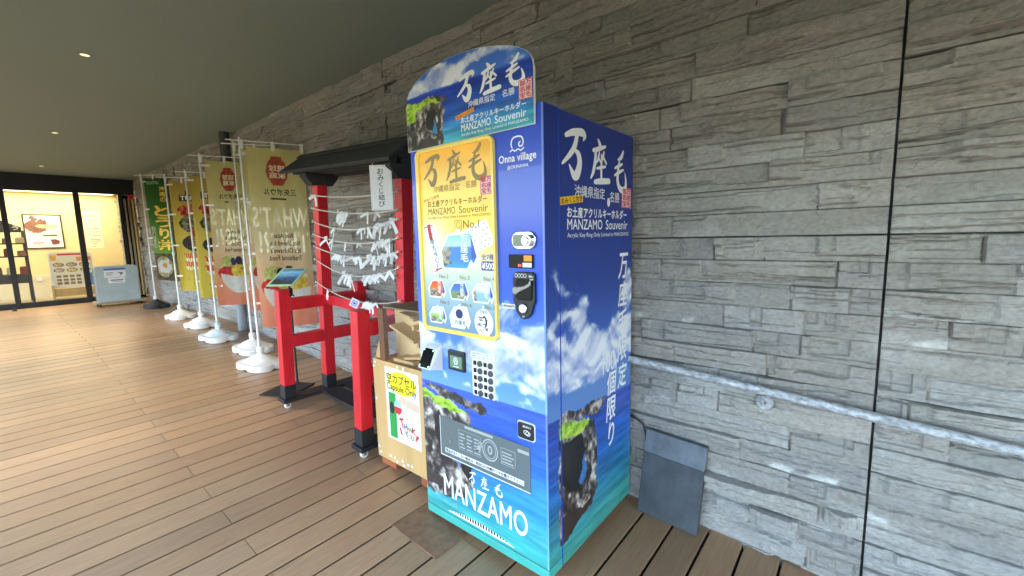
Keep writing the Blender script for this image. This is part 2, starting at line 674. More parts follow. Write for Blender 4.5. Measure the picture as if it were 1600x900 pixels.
# ground outside, one sheet to the horizon
ground = boxo('ground', (-600, 600, -600, 600, -0.9, -0.45), M['grass'])
struct(ground)

# ceiling slab
ceiling = boxo('ceiling', (-14.5, 7.4, -3.9, 0.35, ZC, ZC + 0.3), M['ceiling'])
struct(ceiling)
struct(boxo('sky_baffle', (-14.5, 7.4, -3.9, -3.7, ZC - .52, ZC - .002), M['ceiling']))  # unseen drop beam, added to keep sky light off the upper wall and ceiling
tag(boxo('building_mass', (-14.5, 7.4, -2.5, 9, ZC + 0.31, 6.5), M['concrete']), 'upper storey of the building above the covered walkway', 'building')

# decking: boards run square to the wall
PITCH = 0.1488
xs0 = 0.537 - PITCH * 78
vs, fs, cs = [], [], []
for k in range(124):
    xa = xs0 + k * PITCH + 0.0048
    xb = xa + PITCH - 0.0096
    if xb < -11.6 or xa > 7.0:
        continue
    joint = -1.5 if k % 2 == 0 else (-0.86 if k % 4 == 1 else -0.84)
    segs = [(-5.2, -3.3 if k % 2 else -4.1), (-3.3 if k % 2 else -4.1, joint), (joint, -0.004)]
    for (ya, yb) in segs:
        ya, yb = ya + 0.0016, yb - 0.0016
        t = random.gauss(1, 0.06)
        wv = random.gauss(0, 0.02)
        c = s2l((182, 147, 113)) * t * np.array([1 + wv, 1, 1 - wv])
        e = 0.003
        ny = 14
        n = len(vs)
        prof = [(xa, -0.022), (xa, -e), (xa + e, 0), (xb - e, 0), (xb, -e), (xb, -0.022)]
        for y in np.linspace(ya, yb, ny):
            light_falloff = float(smooth(-.45, -1.75, y + .25 * (fbm(np.array([xa * 1.7]), np.array([y * 1.3]), 3, 4)[0] - .5)))  # boards coloured darker by the wall, imitating daylight falling off there
            stain = 1 + .34 * float(fbm(np.array([xa * 1.6 + 3]), np.array([y * 2.1]), 3, 27)[0] - .5)
            for q, (px, dz) in enumerate(prof):
                vs.append((px, float(y), float(zf(px)) + dz))
                cs.append((.2, .55, 1, 1, .55, .2)[q] * stain * c * (np.array([.74, .70, .66]) + (np.array([1.16, 1.16, 1.16]) - np.array([.74, .70, .66])) * light_falloff))  # board sides coloured darker to deepen the shade in the gaps
        for q in range(ny - 1):
            for i in range(5):
                fs.append((n + 6 * q + i, n + 6 * q + i + 1, n + 6 * q + 6 + i + 1, n + 6 * q + 6 + i))
        fs.append((n + 5, n + 4, n + 3, n + 2, n + 1, n))
        e_ = n + 6 * (ny - 1)
        fs.append((e_, e_ + 1, e_ + 2, e_ + 3, e_ + 4, e_ + 5))
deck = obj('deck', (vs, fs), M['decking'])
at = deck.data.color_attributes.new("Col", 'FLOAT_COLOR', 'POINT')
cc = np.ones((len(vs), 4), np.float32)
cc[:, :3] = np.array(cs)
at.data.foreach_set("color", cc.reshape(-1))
struct(deck)
bm = bmesh.new()
for xa, xb in ((-14.4, X_TOP), (X_TOP, 4.966), (4.966, 7.0)):
    q = [bm.verts.new((x, y, float(zf(x)) + dz)) for x in (xa, xb) for y in (-5.2, 0.0) for dz in (-0.3, -0.03)]
    for f in ((0, 1, 3, 2), (4, 6, 7, 5), (0, 4, 5, 1), (2, 3, 7, 6), (0, 2, 6, 4), (1, 5, 7, 3)):
        bm.faces.new([q[i] for i in f])
struct(obj('deck_base', bm, M['dark_fill']))


# ------------------------------------------------------------------ stacked-stone wall
def build_wall():
    x = [-14.45]
    while x[-1] < 7.3:
        X = x[-1]
        st = 0.03 if X < -5.5 else (0.014 if X < -1.6 else 0.0058 if X < 2.1 else 0.03)
        x.append(X + st)
    xj = [0.956 + 3.03 * k for k in range(-5, 3)]
    xx = set(x)
    for j in xj:
        for d in (-.0065, -.0045, -.0042, .0042, .0045, .0065):
            xx.add(j + d)
    x = np.array(sorted(xx))
    H = 0.61
    ch = H / 6
    zs, ci = [], []
    z0 = 1.34 - H * 3
    ncourse = 34
    for c in range(ncourse):
        zb = z0 + c * ch
        panel = (c % 6 == 0)
        g = 0.0036 if panel else 0.0016
        zz = [zb - 0.0004 + g * 0.0, zb + g, zb + g + 0.0012] + list(np.linspace(zb + 0.008, zb + ch - 0.007, 19)) + [zb + ch - (0.0036 if (c + 1) % 6 == 0 else 0.0016) - 0.0012, zb + ch - (0.0036 if (c + 1) % 6 == 0 else 0.0016)]
        zs += zz
        ci += [c] * len(zz)
    zs, ci = np.array(zs), np.array(ci)
    keep = (zs > -0.42) & (zs < 2.79)
    zs, ci = zs[keep], ci[keep]
    nx, nz = len(x), len(zs)
    D = np.zeros((nx, nz))
    T = np.zeros((nx, nz, 3))
    rng = np.random.default_rng(21)
    base_a, base_b, base_c = np.array([0.345, 0.338, 0.32]), np.array([0.31, 0.292, 0.262]), np.array([0.275, 0.275, 0.265])
    for c in range(ncourse):
        rows = np.where(ci == c)[0]
        if len(rows) == 0:
            continue
        z = zs[rows]
        zb = z0 + c * ch
        # stones of this course; panel joints cut through every course
        ed = [-14.6]
        while ed[-1] < 7.5:
            ed.append(ed[-1] + rng.choice([0.18, 0.30, 0.42, 0.55, 0.70, 0.9]) * rng.uniform(.9, 1.1))
        ed = [e for e in ed if min(abs(e - j) for j in xj) > 0.09] + xj
        ed = np.array(sorted(ed))
        s = np.clip(np.searchsorted(ed, x) - 1, 0, len(ed) - 2)
        n = len(ed)
        X, Z = np.meshgrid(x, z, indexing='ij')
        v = (Z - zb) / ch
        S = s[:, None] * np.ones_like(X, int)
        off = rng.uniform(0.0, 0.017, n)
        tilt = rng.uniform(-0.007, 0.007, n)
        twist = rng.uniform(-0.006, 0.006, n)
        L = ed[s + 1] - ed[s]
        u = ((x - ed[s]) / L)[:, None]
        h = off[S] + tilt[S] * (v - .5) + twist[S] * (u - .5)
        for lev in range(5):                                   # clefts along the bedding
            vb = rng.uniform(.12, .9, n)
            amp = rng.uniform(-.015, .016, n)
            wob = (fbm(X * 4 + lev * 17, Z * 0 + c * 3.1, 5, 40 + lev) - .5) * .42
            ext0 = rng.uniform(-.5, .45, n)
            ext1 = ext0 + rng.uniform(.35, 1.2, n)
            t = smooth(-.016, .016, v - vb[S] - wob)
            inside = smooth(0, .05, u - ext0[S]) * smooth(0, .05, ext1[S] - u)
            h += amp[S] * t * inside
            h -= .0095 * np.exp(-((v - vb[S] - wob) / .035) ** 2) * (amp[S] > 0.001) * inside
        h += (fbm(X * 8 + 9, Z * 15 + c, 5, 3) - .5) * .022
        big = fbm(X * 10, Z * 22 + c * 5, 4, 8)
        h += np.round(big * 5) / 5 * .011
        h += (fbm(X * 45, Z * 90, 3, 15) - .5) * .0035
        # edges of each stone
        dx = np.minimum(x - ed[s], ed[s + 1] - x)[:, None]
        jx = np.minimum.reduce([np.abs(x - j) for j in xj])[:, None] * np.ones_like(X)
        ragged = (fbm(X * 30, Z * 30, 3, 77) - .5) * .004
        wid = np.where(rng.random(n) < .45, .0026, .0004)
        gap = (dx + ragged < wid[S])
        dz = np.minimum(v, 1 - v) * ch
        h -= .003 * np.exp(-(dz / .004) ** 2) + .002 * np.exp(-(dx / .006) ** 2)
        lim = .0031 if True else 0
        gz = np.zeros_like(X, bool)
        gz[:, 0] = True
        gz[:, -1] = True
        first_panel = (c % 6 == 0)
        last_panel = (c % 6 == 5)
        seam = rng.random(n) < (.85)
        depth_lo = np.where(first_panel, .016, np.where(seam[S], .011, .002))
        depth_hi = np.where(last_panel, .016, .003) * np.ones_like(X)
        h = np.where(gap, h - .012, h)
        h[:, 0] = np.minimum(h[:, 0], .008) - depth_lo[:, 0]
        h[:, -1] = h[:, -1] - depth_hi[:, -1]
        caulk = jx < .0043
        h = np.where(caulk, -.012, h)
        D[:, rows] = h
        ta = rng.random(n)
        tb = rng.random(n)
        tone = rng.uniform(.86, 1.12, n)
        cl = base_a + (base_b - base_a) * ta[S][..., None] + (base_c - base_a) * (tb[S] * (1 - ta[S]))[..., None]
        cl = cl * tone[S][..., None]
        warm = smooth(.35, .75, fbm(X * 2.2, Z * 5, 4, 61))
        cl = mixc(cl, np.array([.27, .24, .205]), warm * .35)
        pale = smooth(.60, .75, fbm(X * 3, Z * 9 + c, 4, 52)) * (.35)
        cl = mixc(cl, np.array([.47, .465, .44]), pale)
        # white lime bloom on the lower lips of some stones near the open end
        lime = (rng.random(n) < .22)[S] * smooth(.55, .7, fbm(X * 12, Z * 18, 4, 91)) * smooth(.45, .1, v) * smooth(-.6, .6, X) * smooth(1.25, .95, Z)
        cl = mixc(cl, np.array([.62, .62, .59]), np.clip(lime * .8, 0, 1))
        cl = np.where(caulk[..., None], np.array([.035, .035, .036]), cl)
        if first_panel:
            cl[:, 0] = (.04, .04, .04)
        T[:, rows] = cl
    P = np.stack([np.repeat(x[:, None], nz, 1), -.004 - D, np.repeat(zs[None, :], nx, 0)], -1)
    root = thing('stone_wall', 'long grey stacked-stone panel wall behind the vending machine and banners', 'wall')
    grid_mesh('stone_facing', P, T, M['stone'], root, linear=True)
    boxo('wall_core', (-14.45, 7.3, 0.02, 0.25, -0.45, 2.73), M['concrete'], root)
    return root


build_wall()


# ------------------------------------------------------------------ printed pictures
SEA = [(0.0, (72, 172, 158)), (0.10, (60, 164, 168)), (0.22, (48, 140, 188)), (0.40, (50, 116, 216)), (0.58, (46, 88, 206)), (0.688, (58, 90, 200))]
SKY = [(0.692, (108, 158, 236)), (0.78, (88, 142, 234)), (0.95, (64, 116, 226)), (1.2, (48, 90, 212)), (1.5, (44, 80, 200)), (1.83, (40, 72, 190))]


def sea_sky(A, B, hz=0.69, seed=0, dark=1.0):
    sea = ramp(B, SEA)
    st = fbm(A * 5 + seed, B * 70 + A * 3, 4, 5 + seed) - .5
    sw = fbm(A * 3 + seed, B * 16, 4, 9 + seed) - .5
    sea = sea * (1 + .55 * st + .35 * sw)[..., None]
    teal = smooth(.62, .75, fbm(A * 4 + seed, B * 14, 3, 31)) * smooth(.5, .15, B)
    sea = mixc(sea, np.array([100., 200., 186.]), teal * .4)
    skyc = ramp(B, SKY)
    return np.where((B < hz)[..., None], sea, skyc)


def clouds(c, A, B, dens, seed=0, tint=(236, 240, 250)):
    """dens: how much cloud at each point 0..1"""
    wx = (fbm(A * 6, B * 6, 3, 70 + seed) - .5) * .12
    f = fbm((A + wx) * 7.5 + seed, (B + wx) * 10, 6, 20 + seed)
    f2 = fbm((A + wx) * 7.5 + .10 + seed, (B + wx) * 10 + .35, 6, 20 + seed)
    a = smooth(.0, .22, f - (1 - dens) * .86)
    lit = np.clip(.72 + (f - f2) * 3.0, 0.25, 1.1)
    t = np.array(tint, float)
    cl = t * lit[..., None] + np.array([120., 140., 205.]) * (1 - lit)[..., None]
    return mixc(c, cl, a * .93)


def cliff(c, A, B, rock, grass=None, holes=(), seed=0, sc=1.0):
    w1 = (fbm(A * 28 * sc, B * 28 * sc, 4, 40 + seed) - .5) * .045 / sc
    w2 = (fbm(A * 28 * sc + 50, B * 28 * sc, 4, 44 + seed) - .5) * .045 / sc
    for poly in rock:
        k = inpoly(A + w1, B + w2, poly)
        r = fbm(A * 34 * sc + 3 * B, B * 28 * sc, 6, 50 + seed)
        rg = 1 - np.abs(fbm(A * 34 * sc, B * 30 * sc, 5, 57 + seed) - .5) * 7
        v = np.clip((r - .33) * 2.1 + .22 * rg + .35 * (fbm(A * 9 * sc, B * 9 * sc, 3, 71 + seed) - .45), 0, 1)
        rc = ramp(v, [(0, (48, 43, 42)), (.3, (76, 70, 66)), (.55, (126, 117, 112)), (.8, (176, 167, 160)), (1, (212, 206, 200))])
        c = np.where(k[..., None], rc, c)
    for poly in holes:
        k = inpoly(A + w1 * .6, B + w2 * .6, poly[0])
        c = np.where(k[..., None], np.array(poly[1], float) * (0.8 + .4 * fbm(A * 40, B * 40, 3, 3))[..., None], c)
    for poly in (grass or []):
        k = inpoly(A + w1, B + w2, poly)
        g = fbm(A * 50 * sc, B * 60 * sc, 4, 90 + seed)
        gc = ramp(g, [(.2, (96, 140, 40)), (.5, (165, 205, 62)), (.8, (205, 228, 110))])
        c = np.where(k[..., None], gc, c)
    return c


def paint_front(A, B):
    c = sea_sky(A, B, 0.69)
    d = np.clip(.80 * np.exp(-((B - .85) / .12) ** 2) + .70 * np.exp(-((B - 1.02 + .2 * (A + .37)) / .12) ** 2) * smooth(-.36, -.18, A)
                + .34 * np.exp(-((A + .73) / .06) ** 2) * smooth(1.32, 1.05, B), 0, .78) * smooth(.70, .76, B)
    d += .62 * np.exp(-((A + .20) / .07) ** 2 - ((B - 1.10) / .07) ** 2)
    d = np.minimum(d, .8)
    c = clouds(c, A, B, d, 3)
    c = clouds(c, A * 1.6, B * 1.6, .42 * np.exp(-((B - .725) / .03) ** 2), 9)
    rock = [[(-.76, .60), (-.65, .60), (-.55, .575), (-.47, .585), (-.427, .596), (-.411, .561), (-.417, .53), (-.45, .42), (-.40, .335), (-.422, .285), (-.418, .235), (-.47, .16), (-.60, .135), (-.76, .113)],
            [(-.76, .668), (-.614, .675), (-.526, .672), (-.431, .652), (-.34, .652), (-.316, .628), (-.342, .61), (-.433, .615), (-.60, .63)]]
    grass = [[(-.76, .645), (-.647, .631), (-.558, .625), (-.474, .6), (-.428, .576), (-.475, .579), (-.547, .566), (-.65, .593), (-.76, .60)]]
    dark = (42, 37, 36)
    holes = [([(-.66, .53), (-.62, .56), (-.60, .45), (-.615, .37), (-.655, .42)], dark), ([(-.50, .345), (-.41, .335), (-.42, .26), (-.47, .29)], dark),
             ([(-.76, .26), (-.66, .22), (-.55, .21), (-.50, .17), (-.76, .16)], (70, 62, 58)), ([(-.527, .34), (-.488, .342), (-.504, .308)], (70, 110, 190))]
    c = cliff(c, A, B, rock, grass, holes, 1)
    foam = smooth(.52, .7, fbm(A * 30, B * 60, 4, 17)) * np.exp(-((B - .115) / .02) ** 2) * smooth(-.35, -.6, A)
    c = mixc(c, np.array([150., 185., 175.]), foam * .7)
    return c


def paint_side(A, B):
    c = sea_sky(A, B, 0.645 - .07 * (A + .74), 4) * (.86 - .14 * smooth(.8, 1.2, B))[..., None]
    d = .74 * np.exp(-((A + .57) / .10) ** 2 - ((B - 1.05) / .12) ** 2) + .70 * np.exp(-((A + .13) / .07) ** 2 - ((B - 1.08) / .14) ** 2)
    d += .50 * np.exp(-((A + .74) / .09) ** 2 - ((B - 1.14) / .16) ** 2) + .80 * np.exp(-((B - .86 - .05 * A) / .14) ** 2)
    d = np.clip(d * 1.12, 0, .88) * smooth(.66, .76, B + .07 * (A + .74))
    c = clouds(c, A, B, d, 12)
    rock = [[(-.75, .62), (-.65, .60), (-.55, .575), (-.476, .557), (-.446, .471), (-.436, .364), (-.456, .28), (-.426, .21), (-.50, .155), (-.609, .135), (-.735, .09), (-.75, .10)],
            [(-.743, .66), (-.639, .642), (-.514, .625), (-.40, .63), (-.35, .615), (-.375, .583), (-.456, .575), (-.587, .59), (-.743, .62)]]
    grass = [[(-.744, .613), (-.656, .598), (-.551, .575), (-.495, .562), (-.533, .543), (-.605, .532), (-.689, .547), (-.745, .551)]]
    dark = (34, 32, 33)
    holes = [([(-.74, .535), (-.66, .525), (-.58, .53), (-.545, .44), (-.56, .33), (-.60, .27), (-.68, .30), (-.735, .36)], dark),
             ([(-.54, .32), (-.50, .37), (-.49, .30), (-.53, .25)], (44, 40, 40)),
             ([(-.73, .22), (-.66, .20), (-.56, .18), (-.47, .19), (-.52, .15), (-.62, .13), (-.735, .09)], (58, 50, 48)),
             ([(-.555, .43), (-.538, .358), (-.544, .311), (-.581, .289), (-.607, .312), (-.575, .363)], (62, 120, 190))]
    return cliff(c, A, B, rock, grass, holes, 6)


def paint_header(A, B):
    c = ramp(B, [(1.75, (80, 185, 190)), (1.80, (58, 150, 192)), (1.86, (40, 96, 182)), (1.95, (36, 70, 172)), (1.972, (34, 60, 165)), (1.985, (70, 120, 210)), (2.09, (60, 112, 205))])
    st = fbm(A * 6, B * 60, 4, 5) - .5
    c = np.where((B < 1.975)[..., None], c * (1 + .7 * st)[..., None], c)
    d = .72 * np.exp(-((B - 2.035 - .10 * (A + .5)) / .045) ** 2) * smooth(.08, -.25, A) + .35 * np.exp(-((B - 1.99) / .02) ** 2)
    c = clouds(c, A * 1.3, B * 1.3, np.clip(d, 0, .8) * smooth(1.97, 1.99, B), 5)
    rock = [[(-.76, 1.96), (-.637, 1.952), (-.54, 1.93), (-.515, 1.925), (-.496, 1.901), (-.495, 1.847), (-.506, 1.805), (-.5, 1.765), (-.52, 1.745), (-.76, 1.745)],
            [(-.66, 1.955), (-.565, 1.958), (-.464, 1.95), (-.465, 1.934), (-.515, 1.932), (-.66, 1.945)]]
    grass = [[(-.76, 1.966), (-.548, 1.947), (-.516, 1.926), (-.611, 1.93), (-.67, 1.914), (-.68, 1.88), (-.76, 1.875)]]
    holes = [([(-.60, 1.91), (-.54, 1.912), (-.545, 1.86), (-.57, 1.82), (-.61, 1.84)], (46, 44, 44)), ([(-.55, 1.868), (-.535, 1.832), (-.54, 1.808), (-.57, 1.818)], (60, 130, 175)),
             ([(-.65, 1.80), (-.55, 1.79), (-.52, 1.75), (-.70, 1.75)], (60, 54, 50)), ([(-.53, 1.90), (-.51, 1.90), (-.51, 1.83), (-.53, 1.82)], (60, 58, 58))]
    return cliff(c, A, B, rock, grass, holes, 3, 1.4)


def paint_panel(A, B):
    c = ramp(B, [(.95, (96, 128, 160)), (1.05, (124, 154, 174)), (1.16, (162, 184, 184)), (1.26, (204, 206, 176)), (1.34, (228, 196, 104)), (1.42, (230, 194, 68)), (1.55, (236, 200, 84)), (1.66, (234, 182, 74)), (1.74, (222, 160, 52))])
    f = fbm(A * 5, B * 9, 5, 14)
    c = c * (1 + (f - .5) * .35 * smooth(1.3, 1.42, B))[..., None]
    g = np.exp(-((A + .60) / .10) ** 2 - ((B - 1.36) / .10) ** 2)
    c = mixc(c, np.array([246., 244., 226.]), g * .8)
    return np.minimum(c, 250)


# ------------------------------------------------------------------ the vending machine
W, YF, YB, HM = 0.7433, -0.8306, -0.08, 1.83
vm = thing('vending_machine', 'tall blue souvenir vending machine wrapped in a picture of sea, clouds and cliffs', 'vending machine', (0, 0, 0))


def F(a, b, d=0.0):
    return (a, YF - d, b)


def FA(A, B):
    return np.stack([A, np.full_like(A, YF - .0006), B], -1)


def S(a, b, d=0.0):
    return (d, a, b)


def SA(A, B):
    return np.stack([np.full_like(A, .0006), A, B], -1)


bm = bmesh.new()
box(bm, -W, 0, -.733, YB, 0.0, HM - .004)
obj('cabinet', bm, M['machine_blue'], vm, bevel=.004)
bm = bmesh.new()
box(bm, -W, 0, YF, -.736, 0.043, HM)
door = obj('door', bm, M['machine_blue'], vm, bevel=.006, seg=3)
bm = bmesh.new()
box(bm, -W + .001, 0, YF - .001, -.734, 0.0, 0.040)
obj('kick_plate', bm, M['machine_teal'], vm, bevel=.003)
sheet('front_print', FA, -W + .003, -.0068, .046, 1.826, 230, 520, paint_front, M['print'], vm)
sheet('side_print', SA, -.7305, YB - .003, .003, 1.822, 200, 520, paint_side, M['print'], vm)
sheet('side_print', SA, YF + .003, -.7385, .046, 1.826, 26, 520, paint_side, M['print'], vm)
# rounded corner trim, the picture's colours painted paler for the skylight it catches
sheet('edge_trim', lambda A, B: np.stack([-.0066 + .0066 * np.sin(A), YF - .0012 + .0 * A - .0012 * np.cos(A) + .004 * (1 - np.cos(A)), B], -1), .02, 1.5, .046, 1.826, 8, 200,
      lambda A, B: ramp(B, SEA + SKY) * .68 + 255 * .32 * smooth(.2, .9, B)[..., None] + 70 * (1 - smooth(.2, .9, B))[..., None], M['print'], vm)
# feet and corner roller cups
for fx, fy in ((-.08, -.75), (-.66, -.75), (-.08, -.16), (-.66, -.16)):
    bm = bmesh.new()
    zz = zf(fx)
    tube(bm, [(fx, fy, zz), (fx, fy, zz + .008)], .03, 14)
    tube(bm, [(fx, fy, zz + .008), (fx, fy, .002)], .011, 10)
    obj('foot', bm, M['steel_dull'], vm)

# header board with its arched top
HT = [(-.742, 1.952), (-.736, 1.975), (-.722, 2.003), (-.70, 2.022), (-.657, 2.047), (-.60, 2.066), (-.548, 2.078), (-.47, 2.086), (-.393, 2.088), (-.32, 2.083), (-.255, 2.073), (-.19, 2.06), (-.131, 2.043), (-.095, 2.028), (-.066, 2.012), (-.045, 1.994), (-.034, 1.973), (-.028, 1.945)]
hx = np.array([p[0] for p in HT])
hz_ = np.array([p[1] for p in HT])
bm = bmesh.new()
prism(bm, [(-.742, 1.755)] + HT + [(-.028, 1.755)], F, .003, .012)
hdr = obj('header_board', bm, M['white_plastic'], vm)
sheet('header_print', lambda A, B: np.stack([A, np.full_like(A, YF - .0126), B], -1), -.7405, -.0295, 1.757, lambda a: np.interp(a, hx, hz_) - .0015, 260, 130, paint_header, M['print'], hdr)

# lettering on the header, door and side
pw = Print(F, .0132)
brush(pw, 'man', -.408, -.308, 1.905, 2.005, 1.25)
brush(pw, 'za', -.285, -.178, 1.903, 2.012, 1.2)
brush(pw, 'mo', -.165, -.065, 1.905, 2.005, 1.15)
pw.text('沖縄県指定', -.35, -.207, 1.872, 1.897, .01)
pw.text('名勝', -.172, -.113, 1.873, 1.899, .01)
pw.text('お土産アクリルキーホルダー', -.392, -.063, 1.820, 1.843, .03)
pw.text('MANZAMO', -.392, -.232, 1.788, 1.816, .012)
pw.text('Souvenir', -.212, -.062, 1.788, 1.816, .012)
pw.text('Acrylic Key Ring Only Limited in MANZAMO', -.393, -.054, 1.767, 1.781)
pw.build('header_lettering', M['white_ink'], vm)


def seal(fn, d, a0, a1, b0, b1, parent):
    p = Print(fn, d)
    p.rect(a0, a1, b0, b1)
    p.build('seal_ground', mat('seal_ground', col(232, 205, 212), .5), parent)
    p = Print(fn, d + .0004)
    p.frame(rrect(a0, a1, b0, b1, (a1 - a0) * .12, 2), (a1 - a0) * .05)
    cx = (a0 + a1) / 2
    h = (b1 - b0)
    e = (a1 - a0) * .09
    p.vtext('万座毛', cx + .002, a1 - e, b0 + h * .06, b1 - h * .06, .03)
    p.vtext('御名宝', a0 + e, cx - .002, b0 + h * .06, b1 - h * .06, .03)
    p.build('seal', M['red_ink'], parent)


seal(F, .0134, -.095, -.034, 1.846, 1.914, vm)
p = Print(F, .0134)
p.add([(-.421, 1.836), (-.318, 1.853), (-.320, 1.870), (-.423, 1.853)], [(0, 1, 2, 3)])
p.build('tag_ground', mat('tag_ground', col(240, 165, 30), .5), vm)
p = Print(F, .0138)
p.text('おみくじ付き', -.418, -.323, 1.846, 1.860, .02, rot=math.atan(.165))
p.build('tag_lettering', M['red_ink'], vm)

pw = Print(F, .0014)
pw.text('Onna village', -.206, -.031, 1.632, 1.668, .025)
pw.text('@OKINAWA', -.166, -.066, 1.612, 1.628, .02)
pw.line([(-.141, 1.690), (-.145, 1.706), (-.136, 1.724), (-.115, 1.728), (-.096, 1.724), (-.088, 1.708), (-.093, 1.694), (-.105, 1.692), (-.109, 1.702), (-.102, 1.708)], .0055)
pw.line([(-.150, 1.678), (-.138, 1.683), (-.126, 1.677), (-.113, 1.683), (-.100, 1.677), (-.086, 1.684)], .0045)
pw.text('MANZAMO', -.609, -.104, .135, .243, .014)
brush(pw, 'man', -.437, -.392, .262, .318)
brush(pw, 'za', -.364, -.314, .262, .318)
brush(pw, 'mo', -.288, -.234, .262, .318)
pw.build('door_lettering', M['white_ink'], vm)

ps = Print(S, .0014)
brush(ps, 'man', -.715, -.530, 1.592, 1.775, 1.15)
brush(ps, 'za', -.500, -.325, 1.578, 1.762, 1.1)
brush(ps, 'mo', -.300, -.150, 1.563, 1.742, 1.15)
ps.text('沖縄県指定', -.625, -.372, 1.515, 1.562, .006)
ps.text('名勝', -.325, -.228, 1.507, 1.553, .006)
ps.text('お土産アクリルキーホルダー', -.680, -.150, 1.433, 1.474, .035)
ps.text('MANZAMO', -.680, -.395, 1.386, 1.427, .010)
ps.text('Souvenir', -.362, -.140, 1.386, 1.427, .010)
ps.text('Acrylic Key Ring Only Limited in MANZAMO', -.680, -.129, 1.350, 1.373)
ps.vtext('万座毛限定', -.228, -.136, .60, 1.272, .022, .12, .12)
ps.text('100', -.385, -.268, .726, .822, -.008, .05)
ps.vtext('個限り', -.345, -.255, .345, .722, .022, .12, .12)
ps.poly(ell(-.336, 1.505, .014, .020, 12))
ps.build('side_lettering', M['white_ink'], vm)
seal(S, .0012, -.205, -.100, 1.486, 1.582, vm)
p = Print(S, .0012)
p.add([(-.727, 1.477), (-.560, 1.497), (-.562, 1.526), (-.729, 1.506)], [(0, 1, 2, 3)])
p.build('tag_ground', mat('tag_ground', col(240, 190, 40), .5), vm)
p = Print(S, .0017)
p.text('おみくじ付き', -.722, -.567, 1.490, 1.513, .02, rot=math.atan(.12))
p.build('tag_lettering', M['dark_ink'], vm)

# lit display panel
bm = bmesh.new()
outer, inner = rrect(-.694, -.226, .944, 1.752, .03), rrect(-.674, -.236, .962, 1.738, .02)
n = len(outer)
A_ = [bm.verts.new(F(a, b_, .0)) for a, b_ in outer]
B_ = [bm.verts.new(F(a, b_, .016)) for a, b_ in outer]
D_ = [bm.verts.new(F(a, b_, .016)) for a, b_ in inner]
E_ = [bm.verts.new(F(a, b_, .006)) for a, b_ in inner]
for i in range(n):
    j = (i + 1) % n
    for q0, q1 in ((A_, B_), (B_, D_), (D_, E_)):
        bm.faces.new((q0[i], q0[j], q1[j], q1[i]))
dp = obj('display_frame', bm, mat('display_frame', col(226, 200, 96), .35, emit=(col(240, 205, 90), .012), coat=.3), vm)
sheet('display_print', lambda A, B: np.stack([A, np.full_like(A, YF - .0065), B], -1), -.676, -.234, .960, 1.740, 130, 220, paint_panel, M['print_lit'], dp)
g = Print(F, .0074)
brush(g, 'man', -.648, -.535, 1.598, 1.722, 1.2)
brush(g, 'za', -.500, -.385, 1.594, 1.728, 1.1)
brush(g, 'mo', -.378, -.265, 1.597, 1.730, 1.15)
g.text('沖縄県指定', -.588, -.418, 1.562, 1.591, .006)
g.text('名勝', -.386, -.322, 1.566, 1.594, .006)
g.build('display_lettering', M['gold_ink'], dp)
g = Print(F, .0074)
g.text('お土産アクリルキーホルダー', -.628, -.268, 1.502, 1.530, .02)
g.text('MANZAMO', -.626, -.452, 1.466, 1.496)
g.text('Souvenir', -.430, -.265, 1.466, 1.496)
g.text('Acrylic Key Ring Only Limited in MANZAMO', -.630, -.252, 1.446, 1.460)
g.text('No.1', -.408, -.316, 1.404, 1.436)
g.frame(ell(-.438, 1.418, .013, .015, 16), .0025)
g.frame(rrect(-.460, -.416, 1.398, 1.438, .006, 2), .0025)
g.text('No.2', -.572, -.512, 1.188, 1.205)
g.text('No.3', -.440, -.382, 1.188, 1.205)
g.text('No.4', -.300, -.240, 1.188, 1.205)
g.text('No.5', -.572, -.512, 1.072, 1.089)
g.text('No.6', -.430, -.372, 1.072, 1.089)
g.text('No.7', -.298, -.240, 1.072, 1.089)
g.build('display_lettering', M['brown_ink'], dp)
seal(F, .0074, -.303, -.238, 1.532, 1.602, dp)
p = Print(F, .0074)
p.text('おみくじ付き', -.655, -.552, 1.533, 1.546, .02, rot=math.atan(.15))
p.build('tag_lettering', M['red_ink'], dp)


